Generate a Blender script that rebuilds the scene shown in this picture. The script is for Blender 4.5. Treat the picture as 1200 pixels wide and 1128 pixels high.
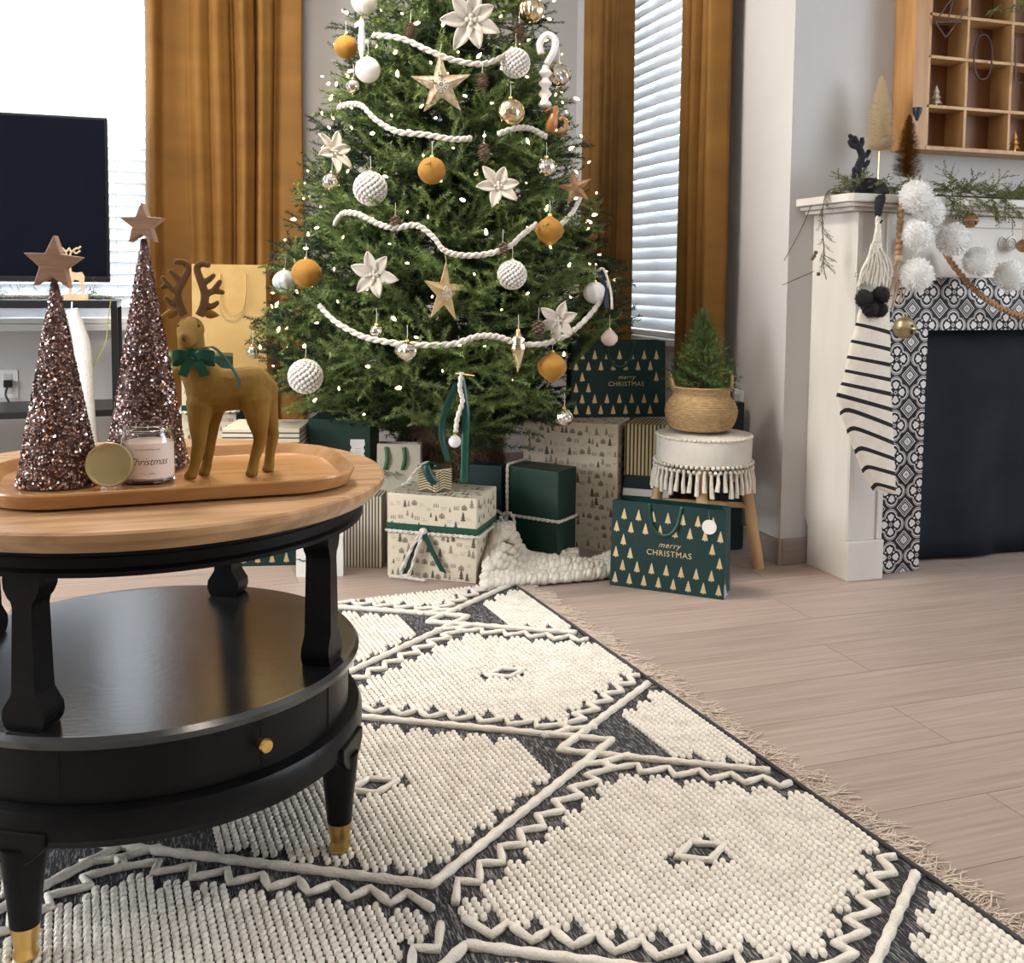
import bpy, bmesh, math, random
import numpy as np
from mathutils import Vector, Matrix
for o in list(bpy.data.objects): bpy.data.objects.remove(o)
random.seed(7); rng = np.random.default_rng(7)
sc = bpy.context.scene; COL = sc.collection
rad = math.radians
# ------------------------------------------------------------------ camera
FPX, CXP, CYP, CAMH = 1200.0, 600.0, 416.0, 0.9
YAW, PITCH, ROLL = rad(18.4), rad(4.2), rad(.57)
_f = Vector((math.sin(YAW)*math.cos(PITCH), math.cos(YAW)*math.cos(PITCH), -math.sin(PITCH)))
_r = Vector((math.cos(YAW), -math.sin(YAW), 0)); _u = _r.cross(_f)
CR = _r*math.cos(ROLL) + _u*math.sin(ROLL); CU = _u*math.cos(ROLL) - _r*math.sin(ROLL); CF = _f
CPOS = Vector((0, 0, CAMH))
cam = bpy.data.cameras.new('camera'); camo = bpy.data.objects.new('camera', cam); COL.objects.link(camo)
cam.sensor_width = 36; cam.lens = FPX/1200*36; cam.shift_y = -(564-CYP)/1200; cam.clip_start = .05
camo.matrix_world = Matrix(((CR.x, CU.x, -CF.x, CPOS.x), (CR.y, CU.y, -CF.y, CPOS.y), (CR.z, CU.z, -CF.z, CPOS.z), (0, 0, 0, 1)))
sc.camera = camo
# survey of the room: a photo pixel and one known plane give the place of a thing
def ray(px, py): return CF + CR*((px-CXP)/FPX) - CU*((py-CYP)/FPX)
def onz(px, py, z=0.): d = ray(px, py); return CPOS + d*((z-CAMH)/d.z)
def ony(px, py, y): d = ray(px, py); return CPOS + d*(y/d.y)
def onx(px, py, x): d = ray(px, py); return CPOS + d*(x/d.x)
def atd(px, py, D): return CPOS + ray(px, py)*D
# ------------------------------------------------------------------ sky, lights, exposure
world = bpy.data.worlds.new('sky'); sc.world = world; world.use_nodes = True
bg = world.node_tree.nodes['Background']; bg.inputs[0].default_value = (.80, .90, 1, 1); bg.inputs[1].default_value = 8.0
def area(name, loc, target, sx, sy, power, col, portal=False, spread=180):
    l = bpy.data.lights.new(name, 'AREA'); l.shape = 'RECTANGLE'; l.size = sx; l.size_y = sy; l.energy = power; l.color = col
    if portal: l.cycles.is_portal = True
    l.spread = rad(spread)
    o = bpy.data.objects.new(name, l); COL.objects.link(o); o.location = loc
    o.rotation_euler = (Vector(target)-Vector(loc)).to_track_quat('-Z', 'Y').to_euler(); return o
# daylight entering at the two blinds, the tall window right of the fireplace and the window in the left wall
area('window_portal', (-.72, 4.60, 1.52), (-.72, 0, 1.52), 1.55, 1.7, 1, (1, 1, 1), True)
area('window_portal', (1.90, 3.76, 1.52), (0, 3.76, 1.52), .82, 1.7, 1, (1, 1, 1), True)
area('window_daylight', (4.17, .55, 1.5), (1.0, 1.6, .8), 1.7, 1.7, 7, (1, .93, .84))
area('left_window_daylight', (-2.76, 2.2, 1.5), (1.6, 2.9, 1.0), 1.8, 1.7, 41, (1, .95, .90))
sc.view_settings.view_transform = 'Standard'; sc.view_settings.look = 'None'
sc.view_settings.exposure = 0.45; sc.view_settings.gamma = 1; sc.view_settings.use_curve_mapping = False
# ------------------------------------------------------------------ materials
MATS = {}
def M(name, c, c2=None, scale=8., rough=.6, metal=0., bump=0., bscale=60., stretch=(1, 1, 1), sheen=0., coat=0., emit=0., trans=0., ior=1.45, spec=.5, detail=3., rnd=0., sss=0., contrast=.5):
    if name in MATS: return MATS[name]
    m = bpy.data.materials.new(name); m.use_nodes = True; nt = m.node_tree; N = nt.nodes; L = nt.links
    b = N['Principled BSDF']; I = b.inputs
    I['Roughness'].default_value = rough; I['Metallic'].default_value = metal; I['IOR'].default_value = ior
    I['Specular IOR Level'].default_value = spec
    I['Base Color'].default_value = (*c, 1)
    if sheen: I['Sheen Weight'].default_value = sheen; I['Sheen Roughness'].default_value = .4; I['Sheen Tint'].default_value = (*[min(1, x*1.6+.1) for x in c], 1)
    if coat: I['Coat Weight'].default_value = coat; I['Coat Roughness'].default_value = .2
    if trans: I['Transmission Weight'].default_value = trans
    if sss: I['Subsurface Weight'].default_value = sss; I['Subsurface Radius'].default_value = (.01, .008, .006)
    if emit: I['Emission Color'].default_value = (*c, 1); I['Emission Strength'].default_value = emit
    col = None
    if c2 is not None or bump:
        tc = N.new('ShaderNodeTexCoord'); mp = N.new('ShaderNodeMapping'); mp.inputs['Scale'].default_value = stretch
        L.new(tc.outputs['Object'], mp.inputs[0])
    if c2 is not None:
        n = N.new('ShaderNodeTexNoise'); n.inputs['Scale'].default_value = scale; n.inputs['Detail'].default_value = detail
        L.new(mp.outputs[0], n.inputs['Vector'])
        r = N.new('ShaderNodeValToRGB'); r.color_ramp.elements[0].position = .5-.5*contrast+.1; r.color_ramp.elements[1].position = .5+.5*contrast-.1
        r.color_ramp.elements[0].color = (*c, 1); r.color_ramp.elements[1].color = (*c2, 1)
        L.new(n.outputs['Fac'], r.inputs[0]); col = r.outputs[0]
    if rnd:
        oi = N.new('ShaderNodeObjectInfo'); hs = N.new('ShaderNodeHueSaturation')
        mr = N.new('ShaderNodeMapRange'); mr.inputs[3].default_value = 1-rnd; mr.inputs[4].default_value = 1+rnd
        L.new(oi.outputs['Random'], mr.inputs[0]); L.new(mr.outputs[0], hs.inputs['Value'])
        if col is not None: L.new(col, hs.inputs['Color'])
        else: hs.inputs['Color'].default_value = (*c, 1)
        col = hs.outputs[0]
    if col is not None: L.new(col, I['Base Color'])
    if bump:
        n2 = N.new('ShaderNodeTexNoise'); n2.inputs['Scale'].default_value = bscale; n2.inputs['Detail'].default_value = 3
        L.new(mp.outputs[0], n2.inputs['Vector'])
        bp = N.new('ShaderNodeBump'); bp.inputs['Strength'].default_value = bump; bp.inputs['Distance'].default_value = .004
        L.new(n2.outputs['Fac'], bp.inputs['Height']); L.new(bp.outputs[0], I['Normal'])
    MATS[name] = m; return m
def translucent(name, c, fac=.5, rough=.6):
    m = bpy.data.materials.new(name); m.use_nodes = True; nt = m.node_tree; N = nt.nodes; L = nt.links
    N.remove(N['Principled BSDF']); d = N.new('ShaderNodeBsdfDiffuse'); t = N.new('ShaderNodeBsdfTranslucent'); x = N.new('ShaderNodeMixShader')
    d.inputs[0].default_value = (*c, 1); t.inputs[0].default_value = (*c, 1); x.inputs[0].default_value = fac
    L.new(d.outputs[0], x.inputs[1]); L.new(t.outputs[0], x.inputs[2]); L.new(x.outputs[0], N['Material Output'].inputs[0]); MATS[name] = m; return m
wallm = M('wall_paint', (.50, .475, .455), (.53, .505, .485), 3, .85, bump=.05, bscale=160)
whitem = M('ceiling_paint', (.72, .71, .69), rough=.9)
trimm = M('white_trim_paint', (.74, .73, .71), rough=.45)
basem = M('taupe_baseboard', (.24, .19, .165), (.28, .22, .19), 12, .5, stretch=(1, 1, 6))
floorm = M('greige_oak_floor', (.265, .195, .160), (.43, .335, .285), 5.5, .42, stretch=(.55, 16, 1), rnd=.07, detail=6, bump=.06, bscale=10, contrast=.75)
manm = M('cream_mantel_paint', (.645, .605, .55), (.57, .53, .475), 7, .5, stretch=(1, 1, .25), bump=.08, bscale=40)
blackp = M('black_table_paint', (.0025, .0025, .003), (.0045, .004, .004), 30, .38, bump=.1, bscale=90, spec=.22)
shelfp = M('worn_black_shelf', (.008, .008, .009), (.018, .017, .017), 22, .24, bump=.12, bscale=60, coat=1., stretch=(1, 2, 1))
woodtop = M('honey_wood', (.31, .165, .072), (.49, .295, .15), 7, .38, stretch=(.7, 7, 4), bump=.05, detail=5, coat=.12)
traym = M('acacia_tray_wood', (.38, .18, .06), (.52, .275, .11), 6, .24, stretch=(.8, 8, 6), bump=.04, detail=5, coat=.25)
goldm = M('brass', (.72, .47, .16), rough=.28, metal=1.)
goldfoil = M('gold_foil', (.86, .68, .38), rough=.32, metal=.85)
silverm = M('silver_glass', (.80, .76, .70), (.62, .55, .44), 40, .16, metal=1., bump=.35, bscale=70)
mercury = M('champagne_mercury_glass', (.80, .68, .48), (.62, .48, .28), 40, .18, metal=1., bump=.35, bscale=90)
pearl = M('pearl_white', (.80, .76, .72), rough=.25, coat=.4)
hobm = M('matte_white_ornament', (.78, .74, .69), rough=.55)
velvet = M('mustard_velvet', (.28, .125, .014), (.38, .18, .024), 14, .8, sheen=.6, bump=.2, bscale=120)
curtm = M('bronze_velvet', (.190, .084, .011), (.24, .108, .015), 3, .75, sheen=.06, bump=.12, bscale=25, stretch=(1, 1, 3))
deerm = M('mustard_flock', (.185, .096, .008), (.235, .125, .014), 12, .85, sheen=.3, bump=.25, bscale=300)
creamyarn = M('cream_yarn', (.74, .68, .58), (.66, .60, .50), 60, .9, bump=.5, bscale=260)
rugyarn = M('ivory_rug_yarn', (.80, .745, .66), (.69, .635, .555), 25, .9, bump=.5, bscale=300)
rugcord = M('ivory_rug_cord', (.76, .70, .61), (.66, .60, .515), 40, .9, bump=.6, bscale=260)
whiteyarn = M('white_yarn', (.68, .63, .56), (.58, .53, .47), 50, .9, bump=.6, bscale=220)
needle = M('fir_needles', (.030, .072, .018), (.115, .18, .045), 22, .5, rnd=.4)
def tip_tint(m, c, x0, x1):           # brightness contrast put into the needle colour, paler towards the tips
    nt = m.node_tree; N = nt.nodes; L = nt.links; b = N['Principled BSDF']; src = b.inputs['Base Color'].links[0].from_socket
    tc = N.new('ShaderNodeTexCoord'); sx = N.new('ShaderNodeSeparateXYZ'); mr = N.new('ShaderNodeMapRange'); mx = N.new('ShaderNodeMix'); mx.data_type = 'RGBA'
    L.new(tc.outputs['Object'], sx.inputs[0]); L.new(sx.outputs[0], mr.inputs[0]); mr.inputs[1].default_value = x0; mr.inputs[2].default_value = x1; mr.inputs[4].default_value = .75
    L.new(mr.outputs[0], mx.inputs[0]); L.new(src, mx.inputs[6]); mx.inputs[7].default_value = (*c, 1); L.new(mx.outputs[2], b.inputs['Base Color'])
tip_tint(needle, (.24, .31, .09), .10, .24)
needle_shaded = M('shaded_fir_needles', (.009, .026, .008), (.024, .055, .016), 20, .55)  # shade of the inner boughs put into a darker needle colour
cedar = M('cedar_green', (.06, .078, .022), (.15, .155, .055), 40, .6)
barkm = M('brown_bark', (.09, .05, .03), (.13, .08, .05), 30, .9)
coneb = M('pine_cone_scales', (.16, .095, .06), (.30, .22, .17), 60, .8)
wicker = M('whitewashed_wicker', (.36, .245, .13), (.56, .45, .32), 60, .8, bump=.9, bscale=120)
kraft = M('golden_kraft_paper', (.52, .335, .115), (.58, .385, .15), 10, .6, bump=.15, bscale=40)
papgreen = M('forest_green_paper', (.003, .026, .016), (.005, .033, .021), 6, .45)
bagteal = M('deep_teal_paper', (.0022, .026, .026), (.0035, .032, .031), 5, .38)
papnavy = M('midnight_paper', (.004, .020, .022), rough=.5)
toile = M('cream_wrapping_paper', (.66, .58, .45), (.61, .53, .40), 6, .55, bump=.08, bscale=10)
inkm = M('taupe_ink', (.105, .085, .06), rough=.7)
ink2 = M('soft_grey_ink', (.26, .215, .155), rough=.7)
greenrib = M('emerald_satin', (.003, .050, .028), (.006, .07, .040), 30, .3, sheen=.3)
darkrib = M('dark_green_satin', (.004, .045, .032), rough=.35)
whitepap = M('white_card', (.74, .71, .66), rough=.6)
liningm = M('pale_blue_paper_lining', (.30, .40, .46), rough=.5)
blackm = M('black_plastic', (.012, .012, .014), rough=.35)
screenm = M('television_glass', (.004, .005, .010), rough=.2, spec=.22)
flock_black = M('black_flock', (.010, .010, .014), rough=.9, sheen=.2)
# ------------------------------------------------------------------ geometry helpers
class MB:
    def __init__(s): s.v = []; s.f = []; s.m = []
    def add(s, vs, fs, mi=0, T=None):
        n = len(s.v)
        if T is not None: vs = [T @ Vector(p) for p in vs]
        s.v += [tuple(p) for p in vs]; s.f += [tuple(i+n for i in f) for f in fs]; s.m += [mi]*len(fs); return s
    def box(s, x0, x1, y0, y1, z0, z1, mi=0, T=None):
        vs = [(x, y, z) for z in (z0, z1) for y in (y0, y1) for x in (x0, x1)]
        return s.add(vs, [(0, 2, 3, 1), (4, 5, 7, 6), (0, 1, 5, 4), (2, 6, 7, 3), (0, 4, 6, 2), (1, 3, 7, 5)], mi, T)
    def bar(s, a, b, w, h, mi=0):
        a = Vector(a); b = Vector(b); d = (b-a); l = d.length; q = d.to_track_quat('X', 'Z').to_matrix().to_4x4()
        return s.box(0, l, -w/2, w/2, -h/2, h/2, mi, Matrix.Translation(a) @ q)
    def prism(s, poly, z0, z1, mi=0, T=None, cap=True):
        n = len(poly); vs = [(p[0], p[1], z0) for p in poly] + [(p[0], p[1], z1) for p in poly]
        fs = [(i, (i+1) % n, n+(i+1) % n, n+i) for i in range(n)]
        if cap: fs += [tuple(range(n-1, -1, -1)), tuple(range(n, 2*n))]
        return s.add(vs, fs, mi, T)
    def lathe(s, prof, n=24, T=None, mi=0, sx=1, sy=1):
        vs = []; fs = []; k = len(prof)
        for i in range(n):
            a = 2*math.pi*i/n; c, q = math.cos(a), math.sin(a)
            vs += [(r*c*sx, r*q*sy, z) for r, z in prof]
        for i in range(n):
            j = (i+1) % n
            for t in range(k-1): fs.append((i*k+t, j*k+t, j*k+t+1, i*k+t+1))
        if prof[0][0] > 1e-6: fs.append(tuple(i*k for i in range(n-1, -1, -1)))
        if prof[-1][0] > 1e-6: fs.append(tuple(i*k+k-1 for i in range(n)))
        return s.add(vs, fs, mi, T)
    def tube(s, pts, r, n=8, mi=0, closed=False, flat=1., cap=True):
        P = [Vector(p) for p in pts]; k = len(P); R = r if isinstance(r, (list, tuple)) else [r]*k
        vs = []; fs = []; up = Vector((0, 0, 1)); N = None
        for i in range(k):
            if closed: t = P[(i+1) % k]-P[i-1]
            else: t = P[min(i+1, k-1)]-P[max(i-1, 0)]
            if t.length < 1e-9: t = Vector((0, 0, 1))
            t.normalize()
            if N is None:
                N = up - t*up.dot(t)
                if N.length < .05: N = Vector((1, 0, 0)) - t*t.x
            else: N = N - t*N.dot(t)
            N.normalize(); B = t.cross(N)
            for j in range(n):
                a = 2*math.pi*j/n; vs.append(P[i] + N*(math.cos(a)*R[i]) + B*(math.sin(a)*R[i]*flat))
        for i in range(k if closed else k-1):
            i2 = (i+1) % k
            for j in range(n): fs.append((i*n+j, i*n+(j+1) % n, i2*n+(j+1) % n, i2*n+j))
        if not closed and cap: fs += [tuple(range(n-1, -1, -1)), tuple(range((k-1)*n, k*n))]
        return s.add(vs, fs, mi)
    def ribbon(s, pts, wv, w, th=.0012, mi=0):
        # flat ribbon along pts, width direction wv (vector or list)
        k = len(pts); vs = []; fs = []
        for i, p in enumerate(pts):
            p = Vector(p); wd = Vector(wv[i] if isinstance(wv, list) else wv).normalized()
            t = Vector(pts[min(i+1, k-1)])-Vector(pts[max(i-1, 0)]); n = t.cross(wd).normalized()*th/2; ww = (w[i] if isinstance(w, list) else w)/2
            vs += [p-wd*ww-n, p+wd*ww-n, p+wd*ww+n, p-wd*ww+n]
        for i in range(k-1):
            a = i*4; b = a+4
            for j in range(4): fs.append((a+j, a+(j+1) % 4, b+(j+1) % 4, b+j))
        fs += [(3, 2, 1, 0), tuple(k*4-4+j for j in range(4))]
        return s.add(vs, fs, mi)
    def ball(s, c, r, n=16, k=10, mi=0, sq=1.):
        prof = [(max(0, r*math.sin(math.pi*i/k)), -r*sq*math.cos(math.pi*i/k)) for i in range(k+1)]
        prof[0] = (0, -r*sq); prof[-1] = (0, r*sq)
        return s.lathe(prof, n, Matrix.Translation(Vector(c)), mi)
    def build(s, name, mats, parent=None, smooth=False, bevel=0., local=False, loc=None, kind=None):
        me = bpy.data.meshes.new(name); inv = None; V = s.v
        if parent is not None and not local:
            inv = PM[parent.name].inverted(); V = [inv @ Vector(p) for p in V]
        elif loc is not None:
            l = Vector(loc); V = [Vector(p)-l for p in V]
        me.from_pydata([tuple(p) for p in V], [], s.f)
        if not isinstance(mats, (list, tuple)): mats = [mats]
        for m in mats: me.materials.append(m)
        if len(mats) > 1: me.polygons.foreach_set('material_index', s.m)
        bm = bmesh.new(); bm.from_mesh(me); bmesh.ops.remove_doubles(bm, verts=bm.verts, dist=1e-6); bmesh.ops.recalc_face_normals(bm, faces=bm.faces); bm.to_mesh(me); bm.free()
        if smooth:
            me.polygons.foreach_set('use_smooth', [True]*len(me.polygons))
            if smooth != 'all': me.set_sharp_from_angle(angle=rad(smooth if smooth is not True else 40))
        o = bpy.data.objects.new(name, me); COL.objects.link(o)
        if parent is not None:
            o.parent = parent; PM[o.name] = PM[parent.name].copy()
        else:
            o.location = loc or (0, 0, 0); PM[o.name] = Matrix.Translation(Vector(loc or (0, 0, 0)))
        if bevel:
            b = o.modifiers.new('bevel', 'BEVEL'); b.width = bevel; b.segments = 2; b.limit_method = 'ANGLE'; b.angle_limit = rad(40)
        if kind: o['kind'] = kind
        return o
PM = {}
def tag(o, label, cat, group=None):
    o['label'] = label; o['category'] = cat
    if group: o['group'] = group
    return o
def thing(name, label, cat, loc=(0, 0, 0), rz=0., group=None):
    o = bpy.data.objects.new(name, None); COL.objects.link(o); o.empty_display_size = .05
    o.location = loc; o.rotation_euler = (0, 0, rz); PM[o.name] = Matrix.Translation(Vector(loc)) @ Matrix.Rotation(rz, 4, 'Z')
    return tag(o, label, cat, group)
def struct(name, mb, m, **k): o = mb.build(name, m, **k); o['kind'] = 'structure'; return o
def copy_tree(src, parent=None):
    c = src.copy(); COL.objects.link(c); c.parent = parent
    for ch in [x for x in bpy.data.objects if x.parent == src]: copy_tree(ch, c)
    return c
def piece(src, parent, M4):                         # a further piece sharing mesh data with src
    c = src.copy(); COL.objects.link(c); c.parent = parent; c.matrix_local = M4; return c
def spl(pts, n=8):                                  # Catmull-Rom through points
    P = [Vector(p) for p in pts]; out = []
    for i in range(len(P)-1):
        a, b, c, d = P[max(i-1, 0)], P[i], P[i+1], P[min(i+2, len(P)-1)]
        for k in range(n):
            t = k/n; out.append(.5*((2*b)+(c-a)*t+(2*a-5*b+4*c-d)*t*t+(3*b-a-3*c+d)*t**3))
    out.append(P[-1]); return out
def bulk(name, V, F, mats, parent, smooth=False, mi=None, kind='stuff'):     # numpy arrays in, one mesh out
    me = bpy.data.meshes.new(name); inv = np.array(PM[parent.name].inverted()) if parent is not None else np.eye(4)
    V = np.asarray(V, float).reshape(-1, 3) @ inv[:3, :3].T + inv[:3, 3]
    F = np.asarray(F, np.int32); k = F.shape[1]
    me.vertices.add(len(V)); me.vertices.foreach_set('co', V.ravel()); me.loops.add(F.size); me.loops.foreach_set('vertex_index', F.ravel())
    me.polygons.add(len(F)); me.polygons.foreach_set('loop_start', np.arange(0, F.size, k, dtype=np.int32))
    if smooth: me.polygons.foreach_set('use_smooth', np.ones(len(F), bool))
    for m in (mats if isinstance(mats, list) else [mats]): me.materials.append(m)
    if mi is not None: me.polygons.foreach_set('material_index', np.asarray(mi, np.int32))
    me.update(calc_edges=True); me.validate()
    o = bpy.data.objects.new(name, me); COL.objects.link(o); o.parent = parent
    if parent is not None: PM[o.name] = PM[parent.name].copy()
    if kind: o['kind'] = kind
    return o
def text_part(name, body, size, m, parent, Mw, shear=0., spacing=1., extrude=.0002):
    cu = bpy.data.curves.new(name, 'FONT'); cu.body = body; cu.size = size; cu.align_x = 'CENTER'; cu.align_y = 'CENTER'; cu.shear = shear; cu.space_character = spacing; cu.extrude = extrude; cu.resolution_u = 3
    t = bpy.data.objects.new('tmp_text', cu); COL.objects.link(t); dg = bpy.context.evaluated_depsgraph_get()
    me = bpy.data.meshes.new_from_object(t.evaluated_get(dg)); bpy.data.objects.remove(t); bpy.data.curves.remove(cu)
    me.transform(PM[parent.name].inverted() @ Mw); me.materials.clear(); me.materials.append(m); me.name = name
    o = bpy.data.objects.new(name, me); COL.objects.link(o); o.parent = parent; return o
def frame(o, x, y):                                # matrix from origin and two axes
    x = Vector(x).normalized(); y = Vector(y); y = (y-x*y.dot(x)).normalized(); z = x.cross(y); o = Vector(o)
    return Matrix(((x.x, y.x, z.x, o.x), (x.y, y.y, z.y, o.y), (x.z, y.z, z.z, o.z), (0, 0, 0, 1)))
def star_poly(R, r, n=5, rot=math.pi/2): return [((R if i % 2 == 0 else r)*math.cos(rot+math.pi*i/n), (R if i % 2 == 0 else r)*math.sin(rot+math.pi*i/n)) for i in range(2*n)]
# ------------------------------------------------------------------ the setting
XR, YB, YF, CEIL = 1.836, 4.59, 2.787, 2.75
XL, XE, YR = -2.8, 4.2, -2.8
subf = MB().box(XL, XE, YR, YB, -.05, -.006); floor = struct('floor', subf, M('floor_joint', (.10, .075, .06), rough=.9))
pw, pl = .18, 1.45
pk = MB().box(0, pl-.0015, 0, pw-.0015, -.006, 0).build('plank', floorm, floor)
first = True; nrow = 0; y = -.40
while y < YB:
    x = XL + ((nrow*.53) % 1.0)*pl - pl*.9
    while x < XE:
        a0, a1 = max(x, XL), min(x+pl, XE); 
        if a1-a0 > .05 and not (a0 > XR and y > YF):
            if first: pk.location = (a0, y, 0); first = False; cc = pk
            else: cc = piece(pk, floor, Matrix.Translation((a0, y, 0)))
            cc.scale = ((a1-a0)/pl, min(1, (YB-y)/pw), 1)
        x += pl
    y += pw; nrow += 1
def wall_with_hole(name, u0, u1, z0, z1, h, mk):
    a, b, c, d = h; mb = MB()
    for (p, q, r_, s) in ((u0, a, z0, z1), (b, u1, z0, z1), (a, b, z0, c), (a, b, d, z1)):
        if q-p > 1e-4 and s-r_ > 1e-4: mk(mb, p, q, r_, s)
    return struct(name, mb, wallm)
WL = (-1.50, .06, .70, 2.35); WR = (3.36, 4.16, .68, 2.35); WS = (-.35, 1.45, .6, 2.4); WD = (1.25, 3.15, .6, 2.4)
wall_with_hole('wall_back', XL, XR+.12, 0, CEIL, WL, lambda m, p, q, r_, s: m.box(p, q, YB, YB+.12, r_, s))
wall_with_hole('wall_right', YF+.12, YB, 0, CEIL, WR, lambda m, p, q, r_, s: m.box(XR, XR+.12, p, q, r_, s))
struct('wall_fireplace', MB().box(XR, XE, YF, YF+.12, 0, CEIL), wallm)
wall_with_hole('wall_side', YR, YF, 0, CEIL, WS, lambda m, p, q, r_, s: m.box(XE, XE+.12, p, q, r_, s))
struct('wall_rear', MB().box(XL, XE, YR-.12, YR, 0, CEIL), wallm)
wall_with_hole('wall_left', YR, YB, 0, CEIL, WD, lambda m, p, q, r_, s: m.box(XL-.12, XL, p, q, r_, s))
struct('ceiling', MB().box(XL, XE, YR, YB+.1, CEIL, CEIL+.1), whitem)
bh, bt = .082, .014
struct('baseboard_right', MB().box(XR-bt, XR, YF-bt, YB-bt, 0, bh), basem, bevel=.003)
struct('baseboard_fireplace', MB().box(XR, XE, YF-bt, YF, 0, bh), basem, bevel=.003)
struct('baseboard_back', MB().box(XL, XR, YB-bt, YB, 0, bh), basem, bevel=.003)
glassm = M('window_glass', (1, 1, 1), rough=0., trans=1., ior=1.02, spec=.2)
slatL = translucent('white_blind_slats', (.93, .95, .97), .16)
def window(name, u0, u1, z0, z1, axis, plane, tilt, pitch=.047):
    # local frame: u along the wall, w into the room
    def bx(mb, a, b, w0, w1, c, d):
        if axis == 'x': mb.box(a, b, plane-w1, plane-w0, c, d)
        else: mb.box(plane-w1, plane-w0, a, b, c, d)
    fr = MB()
    for a, b, c, d in ((u0, u0+.05, z0, z1), (u1-.05, u1, z0, z1), (u0+.05, u1-.05, z0, z0+.05), (u0+.05, u1-.05, z1-.05, z1), ((u0+u1)/2-.02, (u0+u1)/2+.02, z0+.05, z1-.05)): bx(fr, a, b, -.10, -.06, c, d)
    w = struct(name, fr, trimm)
    g = MB(); bx(g, u0+.04, u1-.04, -.082, -.078, z0+.04, z1-.04); g.build('pane', glassm, w)
    s = MB(); bx(s, u0-.04, u1+.04, -.05, .035, z0-.028, z0); s.build('window_sill', trimm, w, bevel=.004)
    n = int((z1-z0-.09)/pitch)
    lab = 'white slatted blind hanging in the window behind the television' if axis == 'x' else 'white slatted blind in the window between the two narrow curtain panels'
    loc = ((u0+u1)/2, plane, z0) if axis == 'x' else (plane, (u0+u1)/2, z0)
    bl = thing('window_blind', lab, 'window blind', loc)
    L_ = u1-u0-.024; sw = .05
    sl = MB().box(-L_/2, L_/2, -sw/2, sw/2, -.0012, .0012)
    rz = 0 if axis == 'x' else -math.pi/2
    base = Matrix.Rotation(rz, 4, 'Z')
    off = Matrix.Translation((0, .012, 0)) if axis == 'x' else Matrix.Translation((.012, 0, 0))
    src = None
    for i in range(n):
        T = off @ Matrix.Translation((0, 0, .05+pitch*i)) @ base @ Matrix.Rotation(rad(tilt), 4, 'X')
        if src is None: src = sl.build('slat', slatL, bl, local=True); src.matrix_local = T
        else: piece(src, bl, T)
    for nm, zz, hh in (('bottom_rail', .012, .022), ('head_rail', z1-z0-.035, .05)):
        r = MB().box(-L_/2, L_/2, -.022, .022, -hh/2, hh/2).build(nm, trimm, bl, local=True, bevel=.004); r.matrix_local = off @ Matrix.Translation((0, 0, zz)) @ base
    for k in (-.33, .33):
        c = MB().tube([(k*L_, -.027, .02), (k*L_, -.027, z1-z0-.05)], .0012, 5).build('ladder_cord', trimm, bl, local=True); c.matrix_local = off @ base
    return w
window('window_1', *WL, 'x', YB, -60)
window('window_2', *WR, 'y', XR, 72)
for nm, bxs in (('window_3', [(XE+.03, XE+.08, WS[0], WS[1], WS[2], WS[3])]), ('window_4', [(XL-.08, XL-.03, WD[0], WD[1], WD[2], WD[3])])):
    fr = MB(); x0, x1, y0, y1, z0, z1 = bxs[0]; ax = True
    a0, a1 = (y0, y1) if ax else (x0, x1)
    for a, b, c, d in ((a0, a0+.06, z0, z1), (a1-.06, a1, z0, z1), (a0+.06, a1-.06, z0, z0+.06), (a0+.06, a1-.06, z1-.06, z1), ((a0+a1)/2-.03, (a0+a1)/2+.03, z0+.06, z1-.06)):
        fr.box(x0, x1, a, b, c, d) if ax else fr.box(a, b, y0, y1, c, d)
    struct(nm, fr, trimm)
# curtains: pleated cloth, real folds
def curtain(label, u0, u1, axis, plane, z0, z1, folds, amp, ph, flare=1.):
    mb = MB(); n = folds*14; k = 10; vs = []; fs = []
    for j in range(k+1):
        tz = j/k; z = z1+(z0-z1)*tz
        for i in range(n+1):
            t = i/n; w = u0+(u1-u0)*t + .006*math.sin(7*tz+9*t)
            w = (u0+u1)/2+(w-(u0+u1)/2)*(1+(flare-1)*tz)
            a = 2*math.pi*folds*(t+.045*math.sin(9.3*t+ph*3)+.03*math.sin(17*t+ph))+ph+.35*math.sin(2.3*t*folds+1.7*tz)
            d = amp*(math.sin(a)+.35*math.sin(2.1*a+1.3)) * (.8+.45*math.sin(11*t+ph*2))
            vs.append((w+amp*.25*math.cos(a), plane+d, z) if axis == 'x' else (plane+d, w+amp*.25*math.cos(a), z))
    for j in range(k):
        for i in range(n): a = j*(n+1)+i; fs.append((a, a+1, a+n+2, a+n+1))
    mb.add(vs, fs)
    loc = ((u0+u1)/2, plane, z0) if axis == 'x' else (plane, (u0+u1)/2, z0)
    r = thing('curtain', label, 'curtain', loc, group='bronze velvet curtains')
    c = mb.build('curtain_panel', curtm, r, smooth='all'); s = c.modifiers.new('thick', 'SOLIDIFY'); s.thickness = .003
    pole = MB()
    for i in range(folds):
        w = u0+(u1-u0)*(i+.5)/folds; p = (w, plane, z1+.01) if axis == 'x' else (plane, w, z1+.01)
        rg = MB(); ax_ = Vector((1, 0, 0)) if axis == 'x' else Vector((0, 1, 0)); q = Vector((0, 1, 0)) if axis == 'x' else Vector((1, 0, 0))
        rg.tube([Vector(p)+q*(.02*math.cos(a))+Vector((0, 0, .02*math.sin(a)+.015)) for a in [2*math.pi*t/14 for t in range(14)]], .002, 5, closed=True).build('curtain_ring', blackm, r, smooth=True)
    return r
curtain('wide bronze velvet curtain hanging beside the television window', -.085, .545, 'x', 4.46, .02, 2.46, 6, .042, .4)
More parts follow.
